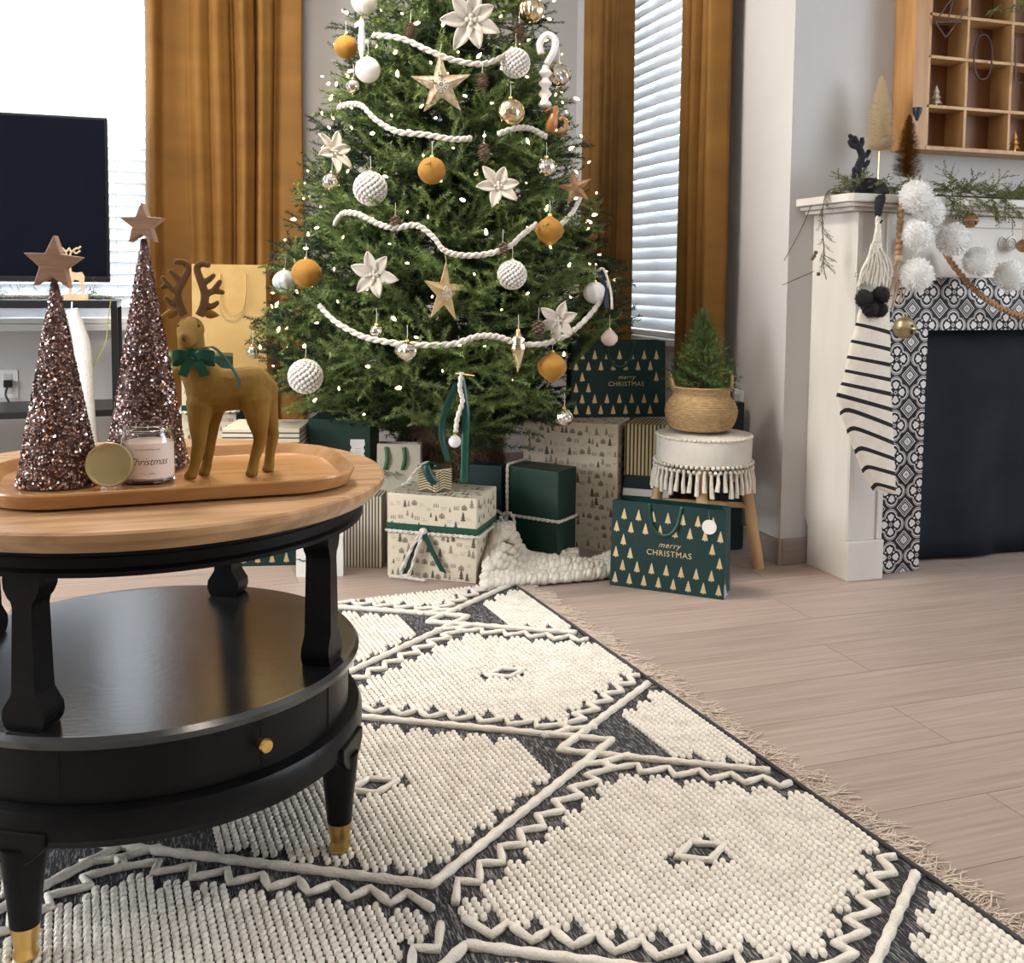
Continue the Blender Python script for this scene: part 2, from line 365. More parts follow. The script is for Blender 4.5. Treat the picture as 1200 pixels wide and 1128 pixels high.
curtain('bronze velvet curtain panel between the tree and the narrow window blind', 3.825, 4.24, 'y', 1.755, .02, 2.46, 7, .030, 1.2, 1.04)
curtain('bronze velvet curtain panel beside the bare wall near the fireplace', 3.075, 3.325, 'y', 1.755, .02, 2.46, 6, .034, .9, .94)
for lab, a, b in (('black curtain pole above the television window', (-1.62, 4.46, 2.487), (.66, 4.46, 2.487)), ('black curtain pole above the narrow window', (1.755, 2.96, 2.487), (1.755, 4.52, 2.487))):
    r = thing('curtain_pole', lab, 'curtain pole', a)
    MB().tube([a, b], .009, 10).build('rod', blackm, r, smooth=True)
    for e in (a, b): MB().ball(e, .02).build('finial', blackm, r, smooth=True)
    d = (Vector(b)-Vector(a))
    for t in (.02, .98):
        p = Vector(a)+d*t; q = (p.x, YB, p.z) if abs(d.x) > .1 else (XR, p.y, p.z)
        MB().bar(p, q, .012, .018).build('bracket', blackm, r)
sockm = M('socket_grey', (.55, .54, .52), rough=.5)
# wall outlets
def outlet(label, p, axis, h=.115, w=.072):
    r = thing('wall_outlet', label, 'outlet', p); mb = MB(); d = MB()
    x, y, z = p
    if axis == 'x':
        mb.box(x-w/2, x+w/2, y-.006, y, z, z+h)
        for k in (.03, .085): MB().box(x-.016, x+.016, y-.0075, y-.0061, z+k-.014, z+k+.014).build('socket_face', sockm, r)
    else:
        mb.box(x-.006, x, y-w/2, y+w/2, z, z+h)
        for k in (.03, .085): MB().box(x-.0075, x-.0061, y-.016, y+.016, z+k-.014, z+k+.014).build('socket_face', sockm, r)
    mb.build('cover_plate', trimm, r, bevel=.002)
    return r
outlet('white wall outlet with a black plug below the television window', (-.635, YB, .40), 'x')
outlet('white wall outlet on the wall beside the seagrass basket', (XR, 3.06, .42), 'y')
# ------------------------------------------------------------------ rug
RO = Vector((.951, 2.724, 0)); RU = Vector((.082, -.997, 0)).normalized(); RV = Vector((-.997, -.082, 0)).normalized()
def rp(u, v, z=0.): return RO + RU*u + RV*v + Vector((0, 0, z))
U0, U1, V0, V1 = -.10, 2.05, 0., 1.95
rug = thing('area_rug', 'ivory and charcoal tufted area rug with raised diamonds and fringe under the round table', 'rug', rp(.9, .9))
rugbase = M('charcoal_flatweave', (.022, .021, .026), (.34, .32, .30), 75, .95, stretch=(6, .8, 1), bump=.5, bscale=130, contrast=.62)
MB().prism([rp(U0, V0)[:2], rp(U1, V0)[:2], rp(U1, V1)[:2], rp(U0, V1)[:2]], .0003, .0075).build('woven_base', rugbase, rug)
for _e, _p in zip([n_ for n_ in rugbase.node_tree.nodes if n_.type == 'VALTORGB'][0].color_ramp.elements, (.50, .74)): _e.position = _p
HU, HV, PU, PV, CU0, CV0 = .32, .475, .787, .836, .944, .706
def sdiam(u, v):
    best = 9.
    for b in (-1, 0, 1):
        vc = CV0+PV*b; k = round((u-CU0)/PU)
        for kk in (k-1, k, k+1): best = min(best, abs(u-(CU0+PU*kk))/HU+abs(v-vc)/HV)
    return best
def white(u, v):
    b = round((v-CV0)/PV); dv = v-(CV0+PV*b)
    k = round((u-CU0)/PU); du = u-(CU0+PU*k)
    s = abs(du)/HU+abs(dv)/HV
    # centre lozenges left bare
    if abs(du)/.030+abs(dv)/.048 < 1: return False
    b2 = round((v-CV0-PV/2)/PV); k2 = round((u-CU0-PU/2)/PU); du2 = u-(CU0+PU/2+PU*k2); dv2 = v-(CV0+PV/2+PV*b2)
    if abs(du2)/.030+abs(dv2)/.048 < 1: return False
    if s < .90 and abs(dv) < .285: return True
    return sdiam(u, v) > 1.235 and abs(dv2) < .40
cp, sp = .0122, .0128
cols = int((V1-V0-.02)/cp); rows = int((U1-U0-.01)/sp)
# dome-shaped stitch
n6 = 6; tv = []; 
for (r_, z_) in ((1., 0.), (.88, .62)): tv += [(r_*math.cos(2*math.pi*i/n6), r_*math.sin(2*math.pi*i/n6), z_) for i in range(n6)]
tv.append((0, 0, 1.)); tv = np.array(tv)
tf = []
for i in range(n6):
    j = (i+1) % n6; tf += [(i, j, n6+j), (i, n6+j, n6+i), (n6+i, n6+j, 2*n6)]
tf = np.array(tf)
cent = []
for c in range(cols):
    v = V0+.014+cp*c; g = (c//4)*4; vq = V0+.014+cp*(g+1.5); t = (c % 4)
    for r_ in range(rows):
        u = U0+.010+sp*r_
        # saw-toothed field edges: groups of four columns, the middle pair longer
        uu = u; w = white(uu, vq)
        if w and t in (0, 3): w = white(uu-.012, vq) and white(uu+.012, vq)
        if w: cent.append((u+.25*sp*(c % 2), v))
cent = np.array(cent); nS = len(cent)
xy = np.array(RO)[None, :2]+cent[:, :1]*np.array(RU)[None, :2]+cent[:, 1:]*np.array(RV)[None, :2]
S = np.zeros((nS, len(tv), 3)); su = sp*.68; sv = cp*.47
ru, rv_ = np.array(RU)[:2], np.array(RV)[:2]
skew = np.where((np.arange(nS) % 2) == 0, .25, .25)
hgt = .0062+.0022*rng.random(nS)
jit = 1+.12*(rng.random((nS, 2))-.5)
a = tv[None, :, 0]*su*jit[:, :1]; b = tv[None, :, 1]*sv*jit[:, 1:]
S[:, :, 0] = xy[:, :1]+a*ru[0]+(b+.30*a)*rv_[0]; S[:, :, 1] = xy[:, 1:]+a*ru[1]+(b+.30*a)*rv_[1]; S[:, :, 2] = .0072+tv[None, :, 2]*hgt[:, None]
F = (tf[None]+(np.arange(nS)*len(tv))[:, None, None]).reshape(-1, 3)
bulk('tufted_stitches', S.reshape(-1, 3), F, rugyarn, rug, smooth=True)
def cord_tube(path, r=.0078, twist=.0012, step=.012):
    # resample path in (u,v) and give it a rope-like swelling
    P = [Vector((p[0], p[1], 0)) for p in path]; out = []; 
    for a_, b_ in zip(P[:-1], P[1:]):
        m = max(1, int((b_-a_).length/step)); out += [a_+(b_-a_)*(i/m) for i in range(m)]
    out.append(P[-1]); return [rp(p.x, p.y, .0115) for p in out], [r+twist*math.sin(1.9*i) for i in range(len(out))]
def inside(u, v): return U0+.01 < u < U1-.01 and V0+.012 < v < V1-.012
def clip_paths(path):
    res = []; cur = []
    for a_, b_ in zip(path[:-1], path[1:]):
        m = max(1, int(math.hypot(b_[0]-a_[0], b_[1]-a_[1])/.012))
        for i in range(m+1):
            p = (a_[0]+(b_[0]-a_[0])*i/m, a_[1]+(b_[1]-a_[1])*i/m)
            if inside(*p):
                if not cur or cur[-1] != p: cur.append(p)
            elif cur: res.append(cur); cur = []
    if cur: res.append(cur)
    return [c for c in res if len(c) > 2]
for b_ in (-1, 0, 1):
    for k in (-2, -1, 0, 1, 2):
        uc, vc = CU0+PU*k, CV0+PV*b_
        ring = [(uc-HU, vc), (uc, vc-HV), (uc+HU, vc), (uc, vc+HV), (uc-HU, vc)]
        for path in clip_paths(ring):
            p, r_ = cord_tube(path); MB().tube(p, r_, 7).build('diamond_cord', rugcord, rug, smooth='all')
        # zigzag cord running outside each diamond
        zz = []; corners = [(-HU, 0), (0, -HV), (HU, 0), (0, HV), (-HU, 0)]
        for (a0, a1), (b0, b1) in zip(corners[:-1], corners[1:]):
            nt_ = 9; seg = []
            for i in range(2*nt_+1):
                t = .03+.80*i/(2*nt_) if abs(a0) > abs(b0) else .17+.80*i/(2*nt_)
                s = 1.10 if i % 2 else 1.21
                seg.append((uc+s*(a0+(b0-a0)*t), vc+s*(a1+(b1-a1)*t)))
            for path in clip_paths(seg):
                p, r_ = cord_tube(path, .0064, .0008); MB().tube(p, r_, 7).build('zigzag_cord', rugcord, rug, smooth='all')
        for (cu, cv) in ((uc, vc), (uc+PU/2, vc+PV/2)):
            lz = [(cu-.027, cv), (cu, cv-.044), (cu+.027, cv), (cu, cv+.044), (cu-.027, cv)]
            if all(inside(*q) for q in lz):
                p, r_ = cord_tube(lz, .006, .0008); MB().tube(p, r_, 7).build('lozenge_cord', rugcord, rug, smooth='all')
p, r_ = cord_tube([(U0, V0+.004), (U1, V0+.004)], .004, .0004, .03); MB().tube(p, r_, 6).build('edge_binding', M('charcoal_binding', (.05, .045, .05), rough=.9), rug, smooth='all')
# fringe strands along the right-hand end
fv = []; ff = []
for i in range(1500):
    u = U0+(U1-U0)*random.random(); tuft = math.sin(u*37)+math.sin(u*91+1); L = random.uniform(.035, .085)*(1+.12*tuft)
    a0 = random.gauss(0, .55)+.25*math.sin(u*23); z0 = random.uniform(.002, .010); pts = []; q = Vector((u, V0+.002)); ang = a0
    for s in range(6):
        pts.append(rp(q.x, q.y, max(.0014, z0*(1-.12*s)+(.004*math.sin(s*1.3+i) if random.random() < .35 else 0))))
        ang += random.gauss(0, .35); q = q+Vector((math.sin(ang), -math.cos(ang)))*(L/5)
    w = random.uniform(.0008, .0013); n0 = len(fv)
    for s, p in enumerate(pts):
        t = (pts[min(s+1, 5)]-pts[max(s-1, 0)]).normalized(); sd = t.cross(Vector((0, 0, 1))).normalized()*w
        fv += [p-sd, p+sd, p+Vector((0, 0, w*1.5))]
    for s in range(5):
        a_ = n0+s*3
        for j in range(3): ff.append((a_+j, a_+(j+1) % 3, a_+3+(j+1) % 3, a_+3+j))
bulk('fringe', [tuple(p) for p in fv], ff, M('beige_fringe', (.60, .49, .40), (.68, .57, .47), 20, .9), rug)
# ------------------------------------------------------------------ round two-tier table
RZ = .0152                                         # legs stand on the rug pile
TC = Vector((-.043, 1.682, 0)); TOP = .590
tbl = thing('coffee_table', 'round two-tier table with honey wood top and black painted base on the rug', 'table', (TC.x, TC.y, RZ))
TT = Matrix.Translation(TC)
# plank-built top: boards run left to right, edge tapered underneath
RT = .371; nb = 6; bw = 2*RT/nb
top = MB().lathe([(0, .560), (RT-.022, .560), (RT-.012, .563), (RT, .578), (RT, .587), (RT-.003, TOP), (0, TOP)], 96, TT).build('top', woodtop, tbl, smooth=30)
for i in range(1, nb):
    yy = -RT+i*bw; hx = math.sqrt(RT**2-yy*yy)-.004
    MB().box(-hx, hx, yy-.0004, yy+.0004, TOP-.0003, TOP+.0002, T=TT).build('board_joint', M('dark_joint', (.20, .10, .04), rough=.6), top)
MB().lathe([(.27, .5595), (.334, .5595), (.334, .552), (.330, .548), (.330, .535), (.336, .531), (.336, .525), (.27, .525)][::-1]+[(.27, .5595)], 80, TT).build('apron', blackp, tbl, smooth=30)
MB().lathe([(0, .3145), (.316, .3145), (.325, .3165), (.3305, .310), (.329, .301), (.320, .296), (0, .296)][::-1], 96, TT).build('shelf', shelfp, tbl, smooth=35)
dr = MB().lathe([(.20, .2955), (.314, .2955), (.314, .222), (.20, .222)][::-1]+[(.20, .2955)], 96, TT).build('drum', blackp, tbl, smooth=30)
MB().lathe([(.20, .2215), (.319, .2215), (.330, .218), (.335, .208), (.335, .184), (.328, .172), (.20, .172)][::-1]+[(.20, .2215)], 96, TT).build('lower_ring', blackp, tbl, smooth=30)
A0 = -28
for a in (A0-88, A0-66, A0-40, A0-14, A0+8, A0+48, A0+120, A0+200):                  # drawer and panel joints round the drum
    th = rad(a+7); p = TC+Vector((math.cos(th)*.3142, math.sin(th)*.3142, .259)); 
    T = Matrix.Translation(p) @ Matrix.Rotation(th, 4, 'Z'); MB().box(-.0006, .0006, -.0012, .0012, -.034, .034, T=T).build('panel_joint', M('joint_black', (.001, .001, .001), rough=.9), dr)
kd = Vector((.141, -.261, 0)).normalized(); kp = TC+kd*.3145+Vector((0, 0, .262))
Tk = Matrix.Translation(kp) @ kd.to_track_quat('Z', 'Y').to_matrix().to_4x4()
MB().lathe([(0, 0), (.006, 0), (.0052, .008), (.009, .011), (.0105, .016), (.0085, .020), (0, .021)], 18, Tk).build('drawer_knob', goldm, dr, smooth=True)
for i, a in enumerate((A0, A0-90, A0+90, A0+180)):
    th = rad(a); d = Vector((math.cos(th), math.sin(th), 0)); T = Matrix.Translation(TC+d*.288) @ Matrix.Rotation(th, 4, 'Z')
    # post: square tapered baluster, scrolled foot and head
    sec = [(.3152, .034, .031), (.320, .038, .031), (.330, .041, .031), (.342, .040, .030), (.354, .032, .029), (.362, .026, .029), (.372, .0255, .029), (.475, .021, .027), (.483, .024, .027), (.489, .030, .028), (.500, .035, .028), (.512, .036, .028), (.5248, .033, .028)]
    mb = MB(); vs = []; fs = []
    for z, hw, hd in sec:
        c = min(hw, hd)*.35; vs += [(sx*hd*.72 if k else sx*(hd*.72-c*.5), sy*(hw-c) if not k else sy*hw*1.0 if False else sy*(hw-(0 if not k else c)), z) for sx, sy, k in ((1, -1, 1), (1, 1, 1), (1, 1, 0), (-1, 1, 0), (-1, 1, 1), (-1, -1, 1), (-1, -1, 0), (1, -1, 0))]
    for j in range(len(sec)-1):
        for k in range(8): fs.append((j*8+k, j*8+(k+1) % 8, j*8+8+(k+1) % 8, j*8+8+k))
    fs += [tuple(range(7, -1, -1)), tuple(range(len(vs)-8, len(vs)))]
    mb.add(vs, fs, 0, T).build('post', blackp, tbl, smooth=25)
    L = Matrix.Translation(TC+d*.316)
    lg = MB().lathe([(.019, .062), (.022, .10), (.026, .135), (.029, .166), (.029, .1715)], 20, L).build('leg', blackp, tbl, smooth=True)
    MB().lathe([(.013, RZ), (.0155, RZ+.004), (.0165, .022), (.0135, .030), (.0145, .034), (.019, .0618)], 20, L).build('brass_ferrule', goldm, lg, smooth=True)
    T2 = Matrix.Translation(TC+d*.3330) @ Matrix.Rotation(th, 4, 'Z')
    arch = [(-.045, .196)]+[(-.045+.09*t/10, .150+.028*abs(2*t/10-1)**2) for t in range(11)]+[(.045, .196)]
    mb = MB(); mb.prism([(p_[0], p_[1]) for p_ in arch], -.004, .006, 0, T2 @ Matrix(((0, 0, 1, 0), (1, 0, 0, 0), (0, 1, 0, 0), (0, 0, 0, 1)))); mb.build('knee_bracket', blackp, lg, bevel=.002)
# ------------------------------------------------------------------ tray and what stands on it
TRC = Vector((.002, 1.615, TOP+.0004)); TRZ = rad(3)
def rrect(hx, hy, r, n=9):
    out = []
    for cx, cy, a0 in ((hx-r, hy-r, 0), (-hx+r, hy-r, 90), (-hx+r, -hy+r, 180), (hx-r, -hy+r, 270)):
        out += [(cx+r*math.cos(rad(a0+90*i/n)), cy+r*math.sin(rad(a0+90*i/n))) for i in range(n+1)]
    return out
def loft(mb, rings, T=None, capb=True, capt=True, mi=0):
    n = len(rings[0]); vs = [p for r in rings for p in r]; fs = []
    for j in range(len(rings)-1):
        for i in range(n): fs.append((j*n+i, j*n+(i+1) % n, j*n+n+(i+1) % n, j*n+n+i))
    if capb: fs.append(tuple(range(n-1, -1, -1)))
    if capt: fs.append(tuple(range((len(rings)-1)*n, len(rings)*n)))
    return mb.add(vs, fs, mi, T)
mb = MB(); ring = lambda o, z: [(x, y, z) for x, y in rrect(.248+o, .163+o, .095+o)]
loft(mb, [ring(-.010, 0), ring(.0, .004), ring(.009, .022), ring(.008, .0245), ring(.003, .0245), ring(-.008, .0095), ring(-.016, .008)], Matrix.Translation(TRC) @ Matrix.Rotation(TRZ, 4, 'Z'))
tray = tag(mb.build('serving_tray', traym, smooth=35, loc=TRC), 'oblong raised-rim wooden serving tray on the round table top', 'tray')
TZ = TOP+.0088
glit = [M('rose_glitter', (.30, .17, .14), rough=.25, metal=.7), M('pale_glitter', (.60, .46, .42), rough=.2, metal=.9), M('dark_glitter', (.075, .035, .03), rough=.35, metal=.4), M('spark_glitter', (.9, .74, .66), rough=.12, metal=1.)]
starw = M('star_wood', (.29, .165, .105), (.36, .215, .14), 30, .55, stretch=(1, 1, 8))
def glitter_cone(label, c, R, H, starR, ry, lean=0.):
    r = thing('glitter_cone_tree', label, 'cone tree', (c[0], c[1], TZ))
    T = Matrix.Translation((c[0], c[1], TZ))
    MB().lathe([(0, 0), (R-.002, 0), (R-.002, .004), (.004, H), (0, H)], 40, T).build('cone', M('cone_core', (.10, .05, .042), rough=.6), r, smooth=True)
    n = 8500; t = 1-(rng.random(n)*.985+.006)**.62; z = H*t; rr = (R-.0005)*(1-t)+.0035; th = rng.random(n)*2*np.pi
    P = np.stack([rr*np.cos(th), rr*np.sin(th), z+.001], 1); s = rng.uniform(.0014, .0030, n)
    nor = np.stack([np.cos(th), np.sin(th), np.full(n, R/H)], 1)+rng.normal(0, .45, (n, 3)); nor /= np.linalg.norm(nor, axis=1)[:, None]
    A = np.cross(nor, rng.normal(0, 1, (n, 3))); A /= np.linalg.norm(A, axis=1)[:, None]; B = np.cross(nor, A)
    P[:, 2] = np.clip(P[:, 2], .0032, None)
    V = np.stack([P+A*s[:, None], P+B*s[:, None]*.9, P-A*s[:, None], P-B*s[:, None]*.9], 1)+np.array([c[0], c[1], TZ])
    V[:, :, 2] = np.maximum(V[:, :, 2], TZ+.0002)
    bulk('glitter_flakes', V.reshape(-1, 3), np.arange(4*n).reshape(-1, 4), glit, r, mi=rng.choice(4, n, p=[.42, .2, .32, .06]))
    Ts = T @ Matrix.Translation((0, 0, H+starR*.62)) @ Matrix.Rotation(ry, 4, 'Z') @ Matrix.Rotation(lean, 4, 'Y') @ Matrix.Rotation(math.pi/2, 4, 'X')
    MB().prism(star_poly(starR, starR*.44), -.013, .013, 0, Ts).build('wooden_star', starw, r, bevel=.0015)
glitter_cone('shorter rose glitter cone tree with a chunky wooden star, at the tray front', (-.158, 1.598), .0545, .292, .041, rad(-8), rad(4))
glitter_cone('taller rose glitter cone tree with a wooden star, behind the candle jar', (-.040, 1.706), .060, .360, .034, rad(-14))
# candle jar
jc = Vector((-.036, 1.590, TZ)); T = Matrix.Translation(jc)
jar = thing('candle_jar', 'clear glass candle jar with a blush label behind the leaning gold lid', 'candle', jc)
jg = M('jar_glass', (.96, .95, .93), rough=.03, trans=1., ior=1.45)
MB().lathe([(.0345, 0), (.038, .003), (.038, .066), (.0345, .071), (.0345, .075), (.0358, .0755), (.0358, .078), (.0345, .0785), (.0345, .084), (.033, .085), (.0322, .084), (.0322, .071), (.0355, .065), (.0355, .006), (.030, .005), (0, .005)], 40, T).build('glass', jg, jar, smooth=35)
MB().lathe([(0, .0052), (.0352, .0062), (.0352, .058), (0, .058)], 36, T).build('wax', M('blush_wax', (.72, .58, .50), rough=.5, sss=.1), jar, smooth=35)
vs = []; fs = []; nn = 20
for i in range(nn+1):
    a = rad(-162+144*i/nn); vs += [(.0384*math.cos(a), .0384*math.sin(a), .009), (.0384*math.cos(a), .0384*math.sin(a), .060)]
fs = [(2*i, 2*i+2, 2*i+3, 2*i+1) for i in range(nn)]
lab = MB().add(vs, fs, 0, T).build('paper_label', M('blush_label', (.72, .60, .54), rough=.6), jar, smooth=True)
def wrap_text(body, size, z, m, shear, spacing=1.):
    t = text_part('label_lettering', body, size, m, lab, Matrix.Identity(4), shear, spacing, 0.)
    for v in t.data.vertices:
        a = v.co.x if True else 0
        w = PM[lab.name] @ v.co if False else v.co + PM[lab.name].translation
        th = rad(-90+ (0))+w.x/.0387; v.co = Vector((.0387*math.cos(th), .0387*math.sin(th), z+w.y))
    return t
wrap_text('Christmas', .0150, .034, M('label_ink', (.12, .07, .06), rough=.7), .35, .95)
wrap_text('hand poured soy wax', .0042, .052, MATS['label_ink'], 0.)
wrap_text('7 oz  |  200 g', .0040, .017, MATS['label_ink'], 0.)
# its lid, leaning on the jar, inside showing
lc = Vector((-.087, 1.548, TZ)); 
lidn = (Vector((-.10, -1.0, .22))).normalized()
LR = .0315; Tl = Matrix.Translation(lc+Vector((0, 0, LR*math.cos(math.asin(lidn.z))+.0095*lidn.z+.0005))) @ lidn.to_track_quat('Z', 'Y').to_matrix().to_4x4()
tag(MB().lathe([(0, -.009), (LR-.002, -.009), (LR, -.007), (LR, .0075), (LR-.001, .009), (LR-.003, .0085), (LR-.003, -.0055), (LR-.005, -.006), (0, -.006)], 44, Tl).build('gold_screw_top', M('pale_gold_lid', (.66, .54, .28), rough=.3, metal=.85), smooth=35, loc=lc), 'round pale gold screw lid leaning against the candle jar', 'lid')
# ------------------------------------------------------------------ flocked deer
def remesh_part(name, mb, voxel, m, parent, local=True, smooth=6):
    me = bpy.data.meshes.new(name); me.from_pydata(mb.v, [], mb.f); o = bpy.data.objects.new(name, me); COL.objects.link(o)
    r = o.modifiers.new('r', 'REMESH'); r.mode = 'VOXEL'; r.voxel_size = voxel; s_ = o.modifiers.new('s', 'SMOOTH'); s_.iterations = smooth; s_.factor = .5
    bpy.context.view_layer.update(); dg = bpy.context.evaluated_depsgraph_get(); nm = bpy.data.meshes.new_from_object(o.evaluated_get(dg)); bpy.data.objects.remove(o)
    if not local: nm.transform(PM[parent.name].inverted())
    nm.name = name; nm.materials.clear(); nm.materials.append(m); nm.polygons.foreach_set('use_smooth', [True]*len(nm.polygons))
    ob = bpy.data.objects.new(name, nm); COL.objects.link(ob); ob.parent = parent; PM[ob.name] = PM[parent.name].copy(); return ob
# deer frame: x to the photo's right along the body, y away from the viewer, z up; 1 unit = 1 survey pixel
dq = .00129; dor = Vector((.066, 1.588, TZ)); drz = rad(-12)
deer = thing('deer_figurine', 'mustard flocked standing deer figurine with green neck bow on the tray', 'figurine', dor, drz)
def D(x, z, y=0.): return (x*dq, y*dq, z*dq)
# x measured from px 262, z from the hooves at px 561
mb = MB()
def limb(pts, n=5):
    P = spl([D(p[0], p[1], p[2]) for p in pts], n); R = []
    for i in range(len(pts)-1): R += [(pts[i][3]+(pts[i+1][3]-pts[i][3])*k/n)*dq for k in range(n)]
    R.append(pts[-1][3]*dq); mb.tube(P, R, 14); mb.ball(P[0], R[0]*.98, 12, 8); mb.ball(P[-1], R[-1]*.98, 12, 8)
limb([(-13, 103, 2, 27), (10, 102, 8, 25), (36, 104, 16, 25.5)])                     # trunk
limb([(-16, 112, 0, 25), (-26, 132, -4, 19.5), (-29, 150, -7, 15.5), (-29, 166, -10, 14.5)])       # neck
limb([(-29, 173, -12, 16), (-29, 170, -22, 14), (-29, 165, -34, 10.5), (-29, 163, -42, 9)])      # head, muzzle to the viewer
limb([(36, 104, 16, 25.5), (48, 100, 20, 18)])                                              # rump
limb([(-20, 88, -7, 17), (-22, 62, -8, 11.5), (-22, 42, -8, 8.5), (-27, 16, -9, 6.2), (-30, 7, -10, 7), (-32, 3, -11, 7.6)])
limb([(-8, 88, 12, 16), (-12, 62, 13, 10.5), (-14, 42, 14, 8), (-17, 16, 13, 6), (-19, 7, 12, 6.8), (-20, 3, 10, 7.2)])
limb([(40, 92, 4, 20), (43, 70, 4, 14), (45, 50, 7, 8.8), (45, 42, 8, 8), (39, 20, 5, 6.2), (37, 8, 3, 7), (36, 3, 1, 7.8)])
limb([(46, 92, 26, 19), (51, 70, 30, 13), (55, 50, 36, 8.5), (56, 42, 37, 7.8), (53, 20, 35, 6), (52, 8, 33, 6.8), (51, 3, 31, 7.6)])
for v in range(len(mb.v)): mb.v[v] = (mb.v[v][0], mb.v[v][1], max(mb.v[v][2], .0003))
body = remesh_part('body', mb, .0022, deerm, deer)
for v in body.data.vertices: v.co.z = max(v.co.z, .0002)
antm = M('brown_flock_antler', (.11, .048, .014), (.15, .07, .022), 20, .85, sheen=.5)
def antler(sg, main, tines):
    mb = MB(); X = lambda p: D(p[0]-262, 561-p[1], -12)
    def tp(pts, r0, r1):
        P = spl([X(p) for p in pts], 5); k = len(P)-1; mb.tube(P, [(r0+(r1-r0)*i/k)*dq for i in range(k+1)], 10, flat=.75); mb.ball(P[-1], r1*dq, 8, 6)
    tp(main, 5.4, 3.6)
    for t in tines: tp(t, 4.4, 2.9)
    remesh_part('antler', mb, .0013, antm, deer, smooth=3)
antler(-1, [(226, 372), (221, 360), (219, 346), (226, 331), (231, 319), (227, 312), (218, 311)], [[(222, 333), (216, 326), (211, 322)], [(220, 348), (211, 340), (203, 329)], [(208, 336), (202, 340)], [(221, 360), (212, 358), (206, 352)]])
antler(1, [(243, 372), (248, 360), (249, 346), (244, 330), (241, 318), (245, 313), (253, 314)], [[(244, 334), (252, 332), (259, 326)], [(249, 348), (259, 344), (269, 345)], [(259, 344), (266, 333)], [(248, 361), (257, 361), (263, 357)]])
for sg in (-1, 1):
    T = Matrix.Translation(Vector(D(-29+sg*23, 191, -12))) @ Matrix.Rotation(sg*rad(10), 4, 'Y')
    prof = [(max(0.0, .0068*math.sin(math.pi*(i/8)**.8)), -.0125+.025*i/8) for i in range(9)]; prof[0] = (0, -.0125); prof[-1] = (0, .0125)
    MB().lathe(prof, 12, T @ Matrix.Rotation(sg*math.pi/2, 4, 'Y'), 0, 1, .55).build('ear', deerm, deer, smooth='all', local=True)
for sg in (-1, 1): MB().ball(D(-29+sg*11, 178, -24), .0024, 10, 6).build('eye', M('deer_eye', (.05, .022, .01), rough=.5), deer, smooth='all', local=True)
MB().ball(D(-29, 166, -49), .0052, 12, 8).build('nose', M('deer_nose', (.12, .052, .012), rough=.8), deer, smooth='all', local=True)
# neck ribbon and bow
rb = MB(); cpt = Vector(D(-28, 143, -6)); pts = []; wv = []
for i in range(25):
    a = 2*math.pi*i/24; pts.append(cpt+Vector((.0232*math.cos(a), .0232*math.sin(a), .002*math.cos(a)))); wv.append((0, 0, 1))
rb.ribbon(pts, wv, .022, .0012); nb = rb.build('neck_ribbon', greenrib, deer, smooth='all', local=True)
bw = MB(); k0 = cpt+Vector((.006, -.0245, -.002))
for sg in (-1, 1):
    lp = [k0, k0+Vector((sg*.014, -.007, .006)), k0+Vector((sg*.027, -.005, .004)), k0+Vector((sg*.030, -.001, -.001)), k0+Vector((sg*.024, .0012, -.004)), k0+Vector((sg*.012, .0, -.002)), k0]
    bw.ribbon(spl(lp, 4), (0, -.15, 1), [.010+.010*min(1, abs(i-12)/12*-1+1) for i in range(25)], .001)
    bw.ribbon(spl([k0, k0+Vector((sg*.010, -.003, -.012)), k0+Vector((sg*.016, -.002, -.026))], 5), (1, 0, .3*sg), .014, .001)
bw.ball(k0, .0055, 10, 7); bw.build('bow', greenrib, nb, smooth=30, local=True)
tl = MB(); tl.ribbon(spl([k0+Vector((.012, .004, .012)), k0+Vector((.026, .006, .016)), k0+Vector((.046, .008, -.004)), k0+Vector((.062, .002, -.030)), k0+Vector((.064, -.001, -.044))], 6), (.3, 1, .1), .008, .001); tl.build('ribbon_tail', darkrib, nb, smooth='all', local=True)
# ------------------------------------------------------------------ the fir tree
TX, TY = .884, 3.342
def tr_r(z): return max(.08, (.625-.262*(z-.7)) if z > .66 else .635-.55*(.66-z))
tree = thing('christmas_tree', 'tall decorated artificial fir tree in the room corner above the wrapped gifts', 'christmas tree', (TX, TY, 0))
TM = Matrix.Translation((TX, TY, 0))
MB().lathe([(.030, .03), (.026, 1.2), (.012, 2.62), (0, 2.63)], 12, TM).build('trunk', barkm, tree, smooth=True)
st = MB()
for k in range(4): a = k*math.pi/2+.4; st.bar((TX, TY, .06), (TX+.11*math.cos(a), TY+.11*math.sin(a), .012), .03, .018)
st.build('stand', blackm, tree)
def twig(base, d, L, up, rs, step=.0013, nl=.021, nw=.0030):
    n = int(L/step); t = np.linspace(0, 1, n); d = d/np.linalg.norm(d); side = np.cross(d, up); side /= np.linalg.norm(side); u2 = np.cross(side, d)
    P = base+d*(t*L)[:, None]+u2*(.06*L*np.sin(t*2.5))[:, None]
    a = rs.random(n)*2*np.pi; lean = rs.uniform(.65, 1.15, n); ln = nl*rs.uniform(.75, 1.1, n)*(1-.35*t)
    o = np.cos(a)[:, None]*side+np.sin(a)[:, None]*u2; nd = o*np.sin(lean)[:, None]+d*np.cos(lean)[:, None]
    w = np.cross(nd, rs.normal(0, 1, (n, 3))); w /= np.linalg.norm(w, axis=1)[:, None]
    T = np.stack([P-w*nw/2, P+w*nw/2, P+nd*ln[:, None]], 1); return T.reshape(-1, 3)
